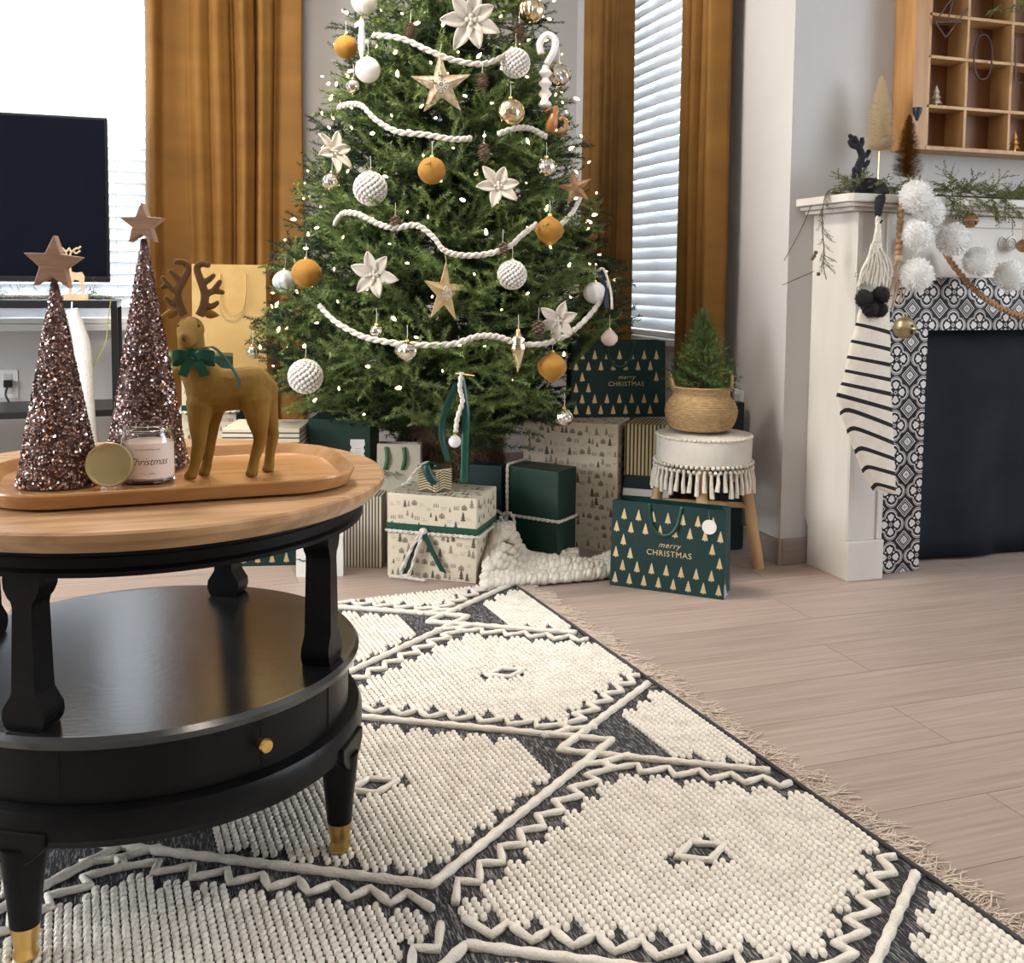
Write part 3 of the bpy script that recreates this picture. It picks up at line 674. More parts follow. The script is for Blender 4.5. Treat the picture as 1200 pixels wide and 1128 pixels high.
def spray(seed, L=.235, nl=.021, nw=.0030, tw=2):
    rs = np.random.default_rng(seed); d = np.array([1., 0, 0]); up = np.array([0, 0, 1.]); parts = [twig(np.zeros(3), d, L, up, rs, nl=nl, nw=nw)]
    for k in range(tw):
        for sg in (-1, 1):
            s = L*(.20+.26*k+.10*rs.random()); ang = sg*rs.uniform(.55, .9); dd = np.array([math.cos(ang), math.sin(ang), rs.uniform(-.15, .3)])
            parts.append(twig(np.array([s, 0, .06*L*math.sin(s/L*2.5)]), dd, L*(.52-.12*k)*rs.uniform(.8, 1.15), up, rs, nl=nl, nw=nw))
    V = np.concatenate(parts); return V, np.arange(len(V)).reshape(-1, 3)
SPR = [spray(s) for s in range(5)]
pre = []
for V, F in SPR:
    V2 = np.concatenate([V, np.array([[0, -.002, 0], [0, .002, 0], [.235, 0, .01], [0, 0, -.003], [0, 0, .003], [.235, 0, .01]])]); F2 = np.concatenate([F, np.array([[len(V), len(V)+1, len(V)+2], [len(V)+3, len(V)+4, len(V)+5]])])
    pre.append((V2, F2))
cand = []; ga = 2.399963; NSP = 900
tcam = Vector((CPOS.x-TX, CPOS.y-TY, 0)).normalized()
for i in range(NSP):
    t = (i+.5)/NSP; z = 2.62-(2.62-.47)*math.sqrt(t) if True else 0
    a = i*ga+random.gauss(0, .15); R = tr_r(z)*random.uniform(.86, 1.10); o = Vector((math.cos(a), math.sin(a), 0))
    tilt = rad(random.gauss(14 if z > .75 else 0, 20)); dirv = (o*math.cos(tilt)+Vector((0, 0, math.sin(tilt)))+o.cross(Vector((0, 0, 1)))*random.gauss(0, .42)).normalized()
    
    if (TX+R*o.x > 1.13 and z < .74 and TY+R*o.y < 3.42): continue
    sc_ = random.uniform(.85, 1.2)*(1. if z < 1.6 else .85); tip = Vector((TX, TY, z))+o*R; base = tip-dirv*.235*sc_
    q = dirv.to_track_quat('X', 'Z').to_matrix().to_4x4() @ Matrix.Rotation(random.gauss(0, .5), 4, 'X')
    cand.append((o.dot(tcam), z, Matrix.Translation(base) @ q @ Matrix.Scale(sc_, 4)))
vis = sorted([c for c in cand if c[0] > .0 and .40 < c[1] < 1.98], key=lambda c: -c[0])[:298]
ids = set(id(c) for c in vis)
srcs = []
for k, (V, F) in enumerate(pre):
    me = bpy.data.meshes.new('branch'); me.from_pydata(V.tolist(), [], F.tolist()); me.materials.append(needle); srcs.append(me)
TI = TM.inverted()
for n, c in enumerate(vis):
    o = bpy.data.objects.new('branch', srcs[n % 5]); COL.objects.link(o); o.parent = tree; o.matrix_local = TI @ c[2]
VV = []; 
rest = [c[2] for c in cand if id(c) not in ids]
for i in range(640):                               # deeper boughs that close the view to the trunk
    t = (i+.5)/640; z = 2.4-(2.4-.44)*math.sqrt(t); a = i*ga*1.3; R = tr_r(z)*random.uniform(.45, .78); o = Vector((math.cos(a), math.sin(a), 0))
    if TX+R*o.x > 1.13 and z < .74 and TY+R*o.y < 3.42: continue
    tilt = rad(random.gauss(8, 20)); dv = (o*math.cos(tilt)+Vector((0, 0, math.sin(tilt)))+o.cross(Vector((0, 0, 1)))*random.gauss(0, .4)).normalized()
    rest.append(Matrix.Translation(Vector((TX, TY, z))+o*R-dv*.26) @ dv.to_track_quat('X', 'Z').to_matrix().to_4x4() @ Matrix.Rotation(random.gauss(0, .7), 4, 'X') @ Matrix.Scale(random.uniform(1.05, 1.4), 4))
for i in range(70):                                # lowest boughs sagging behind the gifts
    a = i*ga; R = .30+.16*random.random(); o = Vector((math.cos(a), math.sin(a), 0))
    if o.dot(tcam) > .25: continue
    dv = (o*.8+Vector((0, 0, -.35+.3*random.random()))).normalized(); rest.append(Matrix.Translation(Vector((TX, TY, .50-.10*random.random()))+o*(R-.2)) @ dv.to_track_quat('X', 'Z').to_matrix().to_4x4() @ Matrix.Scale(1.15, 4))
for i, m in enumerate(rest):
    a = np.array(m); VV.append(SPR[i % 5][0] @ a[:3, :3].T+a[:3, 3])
V = np.concatenate(VV); bulk('inner_foliage', V, np.arange(len(V)).reshape(-1, 3), needle_shaded, tree)
# boughs: woody stems from trunk
bo = MB()
for i in range(90):
    z = .50+1.9*i/90; a = i*ga; R = tr_r(z)*.8; bo.tube([(TX, TY, z-.02), (TX+R*math.cos(a), TY+R*math.sin(a), z+.03)], [.006, .002], 5)
bo.build('bough_stems', barkm, tree, kind='stuff')
def on_tree(px, py, k=1.0, push=0.):
    d = ray(px, py); best = None; bd = 9
    for i in range(260):
        t = 2.4+i*.006; p = CPOS+d*t; h = math.hypot(p.x-TX, p.y-TY)
        e = h-tr_r(p.z)*k
        if e <= 0: return CPOS+d*(t-push)
        if e < bd: bd = e; best = p
    return best
# fairy lights
lights = thing('fairy_lights', 'string of warm white fairy lights wound round the fir tree', 'string lights', (TX, TY, .45))
bulbm = M('warm_bulb', (1., .70, .38), emit=9.)
bsrc = MB().lathe([(0, -.0005), (.0028, .002), (.0034, .006), (.0022, .011), (0, .0145)], 8).build('bulb', bulbm, lights, local=True, smooth='all')
wire = []; LM = Matrix.Translation((-TX, -TY, -.45)); nB = 0
for i in range(250):
    z = .50+1.45*((i+.5)/250)**.9; a = math.atan2(tcam.y, tcam.x)+(((i*ga) % (2*math.pi))-math.pi)*.62
    R = tr_r(z)*random.uniform(.84, 1.03); p = Vector((TX+R*math.cos(a), TY+R*math.sin(a), z+random.gauss(0, .02)))
    if (p.x-TX)*tcam.x+(p.y-TY)*tcam.y < -.05 or nB > 195: continue
    if p.x > 1.10 and p.z < .78 and p.y < 3.4: continue
    q = Vector((random.gauss(0, 1), random.gauss(0, 1), random.gauss(.6, 1))).to_track_quat('Z', 'Y').to_matrix().to_4x4()
    T = LM @ Matrix.Translation(p) @ q @ Matrix.Scale(random.choice((.75, .9, 1.1, 1.5)), 4)
    if nB == 0: bsrc.matrix_local = T
    else: piece(bsrc, lights, T)
    nB += 1
pts = []
for i in range(700):
    z = .52+1.5*i/700; a = i*.16; R = tr_r(z)*((.84+.03*math.sin(i*1.7)) if z > .8 else .55); pts.append((TX+R*math.cos(a), TY+R*math.sin(a), z+.015*math.sin(i*.9)))
MB().tube(pts, .0012, 4).build('wire', M('green_wire', (.01, .04, .015), rough=.5), lights)
# ------------------------------------------------------------------ ornaments
S0 = 1/1200
def orn_root(name, label, cat, px, py, k=1.02, group=None, push=0.):
    p = on_tree(px, py, k, push); D_ = (p-CPOS).dot(CF); return thing(name, label, cat, p, math.atan2(CPOS.y-p.y, CPOS.x-p.x)+math.pi/2, group), p, D_*S0
def hang(r, h, L=.045, m=None):
    MB().lathe([(.0055, h-.003), (.0055, h+.004), (.002, h+.005), (0, h+.0052)], 10).build('cap', goldm, r, smooth=30, local=True)
    MB().tube([(0, 0, h+.004), (.0015, 0, h+L*.5), (0, .004, h+L)], .0007, 4).build('hanging_loop', m or whitepap, r, local=True)
def ball_prof(R, k=14, sq=1.): return [(0, -R*sq)]+[(R*math.sin(math.pi*i/k), -R*sq*math.cos(math.pi*i/k)) for i in range(1, k)]+[(0, R*sq)]
def o_velvet(px, py, rp_, label, onion=False, k=1.0):
    r, p, s = orn_root('velvet_bauble', label, 'ornament', px, py, k); R = rp_*s
    prof = ball_prof(R, 14) if not onion else [(0, -R*1.12), (R*.12, -R*1.05), (R*.45, -R*.82), (R*.82, -R*.48), (R, -.02*R), (R*.93, R*.32), (R*.62, R*.68), (R*.28, R*.92), (R*.13, R*1.05), (0, R*1.06)]
    mb = MB().lathe(prof, 32)
    for i, v in enumerate(mb.v):
        a = math.atan2(v[1], v[0]); f = 1+.03*math.cos(8*a+v[2]/R*1.5); mb.v[i] = (v[0]*f, v[1]*f, v[2])
    mb.build('velvet_body', velvet, r, smooth='all', local=True); hang(r, prof[-1][1])
def o_hob(px, py, rp_, label, k=1.0, nb=170, group=None):
    r, p, s = orn_root('beaded_bauble', label, 'ornament', px, py, k, group); R = rp_*s
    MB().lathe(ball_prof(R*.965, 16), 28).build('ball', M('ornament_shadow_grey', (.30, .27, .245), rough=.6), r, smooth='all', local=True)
    mb = MB()
    for i in range(nb):
        z = 1-2*(i+.5)/nb; a = i*ga; q = Vector((math.sqrt(1-z*z)*math.cos(a), math.sqrt(1-z*z)*math.sin(a), z))
        T = Matrix.Translation(q*R*.955) @ q.to_track_quat('Z', 'Y').to_matrix().to_4x4(); b_ = R*1.72/math.sqrt(nb)
        mb.lathe([(b_, 0), (b_*.85, b_*.42), (b_*.45, b_*.62), (0, b_*.66)], 7, T)
    mb.build('raised_beads', hobm, r, smooth='all', local=True, kind='stuff'); hang(r, R)
def o_glass(px, py, rp_, label, m=None, ribs=9, tw=2., amp=.05, sq=1., k=1.0, name='glass_bauble', group=None):
    r, p, s = orn_root(name, label, 'ornament', px, py, k, group); R = rp_*s; mb = MB().lathe(ball_prof(R, 18, sq), 44)
    for i, v in enumerate(mb.v):
        a = math.atan2(v[1], v[0]); rr = math.hypot(v[0], v[1])/R; f = 1+amp*rr*math.cos(ribs*a+tw*v[2]/R); mb.v[i] = (v[0]*f, v[1]*f, v[2])
    mb.build('glass_body', m or silverm, r, smooth='all', local=True); hang(r, R*sq)
def o_prof(px, py, prof, label, m, name, k=1.0, n=28, ribs=0):
    r, p, s = orn_root(name, label, 'ornament', px, py, k); mb = MB().lathe([(a*s, b*s) for a, b in prof], n)
    if ribs:
        for i, v in enumerate(mb.v):
            a = math.atan2(v[1], v[0]); f = 1+.06*math.cos(ribs*a); mb.v[i] = (v[0]*f, v[1]*f, v[2])
    mb.build('glass_body', m, r, smooth='all', local=True); hang(r, prof[-1][1]*s)
o_velvet(405, 55, 13.5, 'small mustard velvet bauble at the tree edge beside the glass icicle')
o_velvet(506, 200, 16, 'mustard velvet bauble half buried in needles below the upper wicker star')
o_velvet(644, 270, 16.5, 'mustard velvet onion bauble hanging where the yarn garland rises', True)
o_velvet(359, 320, 17, 'mustard velvet bauble beside the white glass bauble near the kraft bag')
o_velvet(647, 430, 17, 'mustard velvet onion bauble hanging just left of the teal gift bag', True)
for q, l in (((434, 221, 19.5), 'large white beaded ball ornament above the third yarn swag'), ((604, 74, 17), 'white beaded ball ornament above the smoky glass bauble'), ((600, 322, 17), 'white beaded ball ornament beside the lower wicker star'), ((358, 441, 20), 'largest white beaded ball ornament, hanging low beside the deer')):
    o_hob(*q, l)
o_glass(431, 82, 15, 'smooth pearl white ball ornament beneath the glass icicle', pearl, amp=0.)
o_glass(427, 2, 15, 'white ball ornament high on the tree above a pine cone', hobm, ribs=14, amp=.02)
o_glass(414, 102, 9, 'small silver glass bauble under the smooth pearl ball', silverm)
o_glass(389, 213, 11, 'silver bauble with ribs below the poinsettia at the tree edge', silverm, ribs=12, amp=.04)
o_glass(655, 89, 14, 'swirled silver glass bauble at the tree edge by the curled white cane', silverm, ribs=7, tw=4., amp=.09, k=1.06)
o_glass(598, 132, 16.5, 'smoky gold glass bauble above the short yarn swag', mercury, ribs=5, amp=.03)
o_glass(622, 12, 15, 'gold ribbed glass bauble high beside a pine cone', mercury, ribs=12, tw=0, amp=.08)
o_glass(640, 196, 11.5, 'crackled silver glass bauble beside the starfish ornament', silverm, ribs=11, tw=6, amp=.06)
o_glass(334, 330, 14, 'white and silver swirled glass bauble at the tree edge near the kraft bag', M('white_swirl_glass', (.82, .82, .80), (.45, .5, .5), 22, .15, metal=.3), ribs=8, tw=3, amp=.05)
o_glass(661, 489, 10.5, 'silver swirled glass bauble hanging low over the tall patterned gift', silverm, ribs=8, tw=5, amp=.08, k=1.1)
o_glass(697, 343, 13, 'white glass bauble beside the navy ribbon loop', M('white_glass', (.75, .74, .72), rough=.15, coat=.5), ribs=8, amp=.05, k=1.0)
o_glass(441, 388, 7.5, 'tiny silver ball ornament hanging above the lowest yarn swag', silverm)
o_glass(296, 412, 7, 'tiny silver ball ornament beside the kraft bag', silverm, k=1.06)
o_glass(533, 517, 7.5, 'tiny pearl ball ornament hanging beside the long green ribbon', pearl, amp=0., k=1.0)
o_prof(714, 397, [(0, -9), (6, -7), (10, -2), (10, 3), (6, 8), (2.5, 11), (0, 11)], 'blush glass bauble peeking above the teal gift bag', M('blush_glass', (.66, .52, .45), rough=.2, coat=.5), 'glass_bauble', 1.0)
o_prof(477, 412, [(0, -14), (2, -12), (5, -10), (12, -5), (15, 1), (13, 6), (7, 10), (4, 12), (0, 12.5)], 'silver mercury glass lantern ornament on the lowest yarn swag', silverm, 'lantern_ornament', ribs=8)
o_prof(607, 411, [(0, -27), (1.5, -22), (5, -12), (9, 0), (10, 4), (7, 10), (9, 14), (4, 19), (2, 23), (0, 23.5)], 'long pointed silver finial ornament beside the mustard onion bauble', mercury, 'finial_ornament', ribs=10)
o_prof(424, 47, [(0, -26), (2, -20), (4, -8), (4.5, 4), (3, 14), (4, 18), (2, 24), (0, 25)], 'slim frosted glass icicle ornament beside the small mustard bauble', M('frosted_ice', (.72, .80, .82), rough=.2, coat=.5), 'icicle_ornament', 1.02)
def o_pine(px, py, rp_, label, k=1.01):
    r, p, s = orn_root('pine_cone', label, 'pine cone', px, py, k, 'pine cones on the tree'); R = rp_*s
    MB().lathe(ball_prof(R*.7, 8, 1.15), 12).build('core', barkm, r, local=True)
    mb = MB()
    for i in range(46):
        t = (i+.5)/46; z = R*1.15*(1-2*t); rr = R*.62*math.sin(math.pi*(.12+.8*t)); a = i*ga; q = Vector((math.cos(a), math.sin(a), -.45)).normalized()
        T = Matrix.Translation((rr*math.cos(a), rr*math.sin(a), z)) @ q.to_track_quat('X', 'Z').to_matrix().to_4x4(); w = R*.30
        mb.add([(-w*.4, -w*.7, 0), (-w*.4, w*.7, 0), (w*1.2, w*.75, w*.1), (w*1.6, 0, w*.25), (w*1.2, -w*.75, w*.1), (0, 0, -w*.35)], [(0, 4, 3, 2, 1), (0, 1, 5), (1, 2, 5), (2, 3, 5), (3, 4, 5), (4, 0, 5)], 0, T)
    mb.build('scales', coneb, r, local=True, kind='stuff'); MB().tube([(0, 0, R*1.1), (.001, 0, R*1.1+.035)], .0007, 4).build('hanging_loop', whitepap, r, local=True)
for q, l in (((481, 36, 8.5), 'small pine cone hanging above the top yarn swag'), ((608, 38, 9.5), 'pine cone hanging beside the large white poinsettia'), ((565, 95, 8.5), 'pine cone hanging beside the upper wicker star'), ((567, 178, 9), 'pine cone hanging under the gap in the second yarn swag'), ((463, 262, 9), 'pine cone hanging on the third yarn swag'), ((589, 293, 9), 'pine cone hanging above a white beaded ball'), ((631, 385, 9.5), 'pine cone tucked beside the low white poinsettia')): o_pine(*q, l)
def o_star(px, py, R_, label, rot, m, name='wicker_star', k=1.03, tw=0.):
    r, p, s = orn_root(name, label, 'star ornament', px, py, k); R = R_*s; mb = MB(); po = star_poly(R, R*.37, 5, math.pi/2+rot); h = R*.17
    T = Matrix.Rotation(tw, 4, 'Z') @ Matrix.Rotation(math.pi/2, 4, 'X')
    vs = [(x, y, 0) for x, y in po]+[(0, 0, h), (0, 0, -h)]; fs = []
    for i in range(10): fs += [(i, (i+1) % 10, 10), ((i+1) % 10, i, 11)]
    mb.add(vs, fs, 0, T); b = mb.build('star_body', m, r, local=True)
    w = MB()
    for i in range(10): w.tube([T @ Vector((*po[i], 0)), T @ Vector((*po[(i+1) % 10], 0))], .0016, 5)
    w.build('woven_rim', m, r, local=True)
    f = MB()
    for t in (.35, .6, .85):
        rr = R*.26*t; f.tube([T @ Vector((rr*math.cos(a), rr*math.sin(a), h*(1-.6*t)+.002)) for a in [2*math.pi*i/16 for i in range(16)]], .0011, 4, closed=True)
    for i in range(12):
        a = 2*math.pi*i/12; f.tube([T @ Vector((R*.08*math.cos(a), R*.08*math.sin(a), h*.95)), T @ Vector((R*.24*math.cos(a), R*.24*math.sin(a), h*.48+.002))], .0012, 4)
    f.build('woven_rosette', whitepap if name == 'wicker_star' else m, b, local=True)
    MB().tube([T @ Vector((R*math.cos(math.pi/2+rot), R*math.sin(math.pi/2+rot), 0)), (0, .004, R+.028)], .0012, 4).build('hanging_loop', wicker, r, local=True)
o_star(517, 100, 36, 'large whitewashed wicker star ornament under the top yarn swag', rad(3), wicker)
o_star(521, 343, 36, 'golden wicker star ornament turned sideways in the lower branches', rad(-4), M('gold_wicker', (.47, .31, .13), (.60, .43, .22), 40, .6), k=1.03, tw=rad(48))
o_star(674, 220, 21, 'brown starfish ornament at the tree edge by the curtain', rad(12), M('starfish_brown', (.30, .16, .08), (.42, .26, .14), 30, .6, metal=.3), 'starfish_ornament', 1.04)
petm = M('ivory_felt_petal', (.62, .55, .47), (.56, .50, .42), 20, .8)
def o_flower(px, py, R_, label, rot=0., yaw=0., pitch=0., k=1.05, n=6):
    r, p, s = orn_root('felt_poinsettia', label, 'flower ornament', px, py, k); R = R_*s; B = Matrix.Rotation(yaw, 4, 'Z') @ Matrix.Rotation(math.pi/2+pitch, 4, 'X')
    for i in range(n):
        a = rot+2*math.pi*i/n+random.gauss(0, .1); L = R*random.uniform(.82, 1.08); w = R*.24; mb = MB(); vs = []; fs = []; m_ = 7
        for j in range(m_+1):
            t = j/m_; ww = w*math.sin(math.pi*min(1, .12+.86*t))**.8*(1.1-.2*t)+.0004; lift = R*(.10+.42*t-.30*t*t)
            for q, dz in ((-1, .05), (-.5, -.01), (0, -.05), (.5, -.01), (1, .05)): vs.append((L*(.06+.94*t), q*ww, lift+dz*R))
        for j in range(m_):
            for q in range(4): b_ = j*5+q; fs.append((b_, b_+1, b_+6, b_+5))
        o = mb.add(vs, fs, 0, B @ Matrix.Rotation(a, 4, 'Z')).build('petal', petm, r, smooth='all', local=True); sd = o.modifiers.new('thick', 'SOLIDIFY'); sd.thickness = .0022
    for i in range(5):
        a = 2*math.pi*i/4; rr = 0 if i == 4 else R*.12; MB().ball(B @ Vector((rr*math.cos(a), rr*math.sin(a), R*.17)), R*.085, 10, 6).build('centre_bead', petm, r, smooth='all', local=True)
o_flower(552, 24, 37, 'large ivory felt poinsettia ornament at the top of the tree', .5, 0, .1, n=7)
o_flower(389, 180, 28, 'ivory felt poinsettia ornament on the tree edge seen from its side', .2, rad(40), -.4, 1.03)
o_flower(583, 220, 29, 'ivory felt poinsettia ornament half hidden above the third yarn swag', 1.2, .2, -.3, 1.05)
o_flower(440, 322, 31, 'ivory felt poinsettia ornament left of the sideways wicker star', .9, -.3, 0)
o_flower(656, 374, 27, 'ivory felt poinsettia ornament low by the rising yarn garland', .35, -.2, .2)
# curled white cane and fox-brown figure on the right edge
r, p, s = orn_root('curled_cane_ornament', 'white glass cane ornament with a curled top and stacked ripples', 'ornament', 640, 92, 1.05)
MB().tube(spl([(x*s, 0, y*s) for x, y in ((-6, 28), (-8, 40), (0, 50), (9, 46), (10, 36), (6, 26), (0, 16))], 6), 4.2*s, 10).build('curled_top', M('opal_glass', (.80, .73, .68), rough=.2, coat=.5), r, smooth='all', local=True)
MB().lathe([(0, -34*s)]+[((6+2.2*math.sin(i*1.35))*s, (-33+i*2.6)*s) for i in range(19)]+[(0, 17*s)], 18, Matrix.Translation((-1*s, 0, 0))).build('rippled_body', MATS['opal_glass'], r, smooth='all', local=True)
r, p, s = orn_root('squirrel_ornament', 'small rust brown animal ornament with a curled tail on the tree edge', 'ornament', 648, 141, 1.05)
rust = M('rust_glass', (.36, .13, .03), (.45, .19, .05), 30, .3, coat=.3)
MB().lathe([(0, -15*s), (5*s, -14*s), (7*s, -6*s), (5.5*s, 4*s), (3.2*s, 9*s), (3.8*s, 13*s), (2*s, 17*s), (0, 18*s)], 14, Matrix.Rotation(.25, 4, 'Y')).build('body', rust, r, smooth='all', local=True)
MB().tube(spl([(x*s, 0, y*s) for x, y in ((5, -13), (13, -12), (16, -4), (12, 3), (8, 0))], 5), 2.2*s, 8).build('curled_tail', rust, r, smooth='all', local=True)
MB().tube([(-2*s, 0, 14*s), (-10*s, 0, 10*s)], [2.2*s, .8*s], 8).build('muzzle', rust, r, smooth='all', local=True)
# yarn garland in swags
yg = thing('yarn_garland', 'thick off-white yarn garland draped in swags round the fir tree', 'garland', (TX, TY, .6))
sw = [[(437, 41), (470, 45), (500, 58), (530, 70), (565, 75), (590, 66), (600, 58)],
      [(396, 126), (410, 122), (424, 124), (440, 140), (465, 154), (500, 158), (530, 163), (552, 162)], [(584, 157), (605, 150), (622, 151), (640, 160)],
      [(392, 262), (402, 250), (420, 251), (440, 261), (462, 267), (488, 264), (508, 278), (520, 293), (540, 299), (568, 298), (595, 290), (612, 275), (628, 263)], [(655, 265), (670, 250), (680, 232)],
      [(374, 358), (392, 376), (420, 392), (450, 400), (490, 404), (530, 403), (560, 394), (585, 395), (610, 403), (640, 402), (668, 390), (690, 370), (706, 348), (712, 330)]]
for path in sw:
    P = spl([on_tree(x, y, 1.015) for x, y in path], 7); n = len(P)
    mb = MB(); Q_ = []
    for i in range(n-1): Q_ += [P[i], (P[i]+P[i+1])/2]
    Q_.append(P[-1])
    for ph in (0, math.pi): mb.tube([p+Vector((0, 0, .0042*math.cos(i*.75+ph)))+CF*(.0042*math.sin(i*.75+ph)) for i, p in enumerate(Q_)], .0056, 7)
    mb.build('yarn_strand', whiteyarn, yg, smooth='all', kind='stuff')
# ribbons on the tree
nr = thing('navy_ribbon', 'navy and white ribbon loop hanging at the tree edge by the window', 'ribbon', on_tree(708, 335, 1.05))
a, b = on_tree(703, 318, 1.04), on_tree(711, 362, 1.06)
MB().ribbon(spl([a, a+(b-a)*.5+CR*.006, b], 6), CR, .016, .0012).build('navy_strip', M('navy_satin', (.008, .014, .035), rough=.35), nr, smooth='all')
MB().tube(spl([a-CR*.008, a+CR*.012+CU*.006, a+(b-a)*.5+CR*.022, b+CR*.016], 6), .004, 7).build('white_cord', whiteyarn, nr, smooth='all')
gr = thing('hanging_ribbon', 'long green satin ribbon with a white twisted cord hanging from a low branch', 'ribbon', on_tree(540, 437, 1.06))
h0 = on_tree(540, 437, 1.05); 
def g(px, py, dd=0.): return atd(px, py, (h0-CPOS).dot(CF)+.02+dd)
MB().ribbon(spl([g(540, 440), g(546, 480), g(545, 520), g(544, 567)], 7), CR+CF*.2, .022, .0012).build('ribbon_front', greenrib, gr, smooth='all')
MB().ribbon(spl([g(536, 448, .02), g(522, 480, .025), g(518, 510, .02), g(526, 540, .01)], 7), CR+CF*.5, .020, .0012).build('ribbon_back', darkrib, gr, smooth='all')
P = spl([g(541, 437, -.012), g(539, 455, -.012), g(542, 470, -.012), g(536, 490, -.012), g(534, 506, -.012)], 9); 
for ph in (0, math.pi):
    MB().tube([p+CR*(.0035*math.cos(i*.9+ph))+CF*(.0035*math.sin(i*.9+ph)) for i, p in enumerate(P)], .0042, 7).build('cord_strand', whiteyarn, gr, smooth='all')
MB().tube([g(534, 437, -.005), g(556, 440, -.03)], .0018, 6).build('hook', goldm, gr, smooth=True)
# ------------------------------------------------------------------ gifts
def tree_glyph(x, y, h, mb, T, style=0):
    w = h*.30
    if style == 0: mb.add([(x-w, y, 0), (x+w, y, 0), (x+w*.1, y+h, 0), (x-w*.1, y+h, 0)], [(0, 1, 2, 3)], 0, T)
    else:
        for k in range(3): b = y+h*.12+h*.26*k; ww = w*(1-.25*k); mb.add([(x-ww, b, 0), (x+ww, b, 0), (x, b+h*.42, 0)], [(0, 1, 2)], 0, T)
        mb.add([(x-w*.12, y, 0), (x+w*.12, y, 0), (x+w*.12, y+h*.13, 0), (x-w*.12, y+h*.13, 0)], [(0, 1, 2, 3)], 0, T)
def toile_print(mb1, mb2, T, w, h, dens=1., rs=None):
    rs = rs or random; rows = max(1, int(h/.034))
    for r_ in range(rows):
        y00 = .006+r_*(h-.01)/rows; x = .006+rs.random()*.012
        while x < w-.012:
            k = rs.random(); y0 = max(.003, y00+rs.uniform(-.008, .008))
            if k < .42:
                hh = rs.uniform(.016, .034); hh = min(hh, h-y0-.002)
                if hh > .006: tree_glyph(min(x+.006, w-.008), y0, hh, mb1 if rs.random() < .55 else mb2, T, 1)
                x += rs.uniform(.011, .019)
            elif k < .55:
                for q in range(4):
                    if x+q*.0045 < w-.004: mb1.add([(x+q*.0045, y0, 0), (x+q*.0045+.0022, y0, 0), (x+q*.0045+.0018, y0+min(.012, h-y0-.001), 0), (x+q*.0045+.0004, y0+min(.012, h-y0-.001), 0)], [(0, 1, 2, 3)], 0, T)
                x += .024
            elif k < .72:     # cottage
                ww = min(.018, w-x-.003); hh = min(.010, (h-y0)*.4)
                mb2.add([(x, y0, 0), (x+ww, y0, 0), (x+ww, y0+hh, 0), (x+ww*.5, y0+hh*1.8, 0), (x, y0+hh, 0)], [(0, 1, 2, 3, 4)], 0, T)
                mb1.add([(x+ww*.4, y0, 0.0002), (x+ww*.6, y0, 0.0002), (x+ww*.6, y0+hh*.7, 0.0002), (x+ww*.4, y0+hh*.7, 0.0002)], [(0, 1, 2, 3)], 0, T); x += .026
            else:             # hatch strokes of ground
                for q in range(3):
                    yy = min(y0+.004*q, h-.003); x1 = min(x+rs.uniform(.008, .02), w-.002); mb2.add([(x, yy, 0), (x1, yy+.0006, 0), (x1, yy+.0016, 0), (x, yy+.001, 0)], [(0, 1, 2, 3)], 0, T)
                x += .022
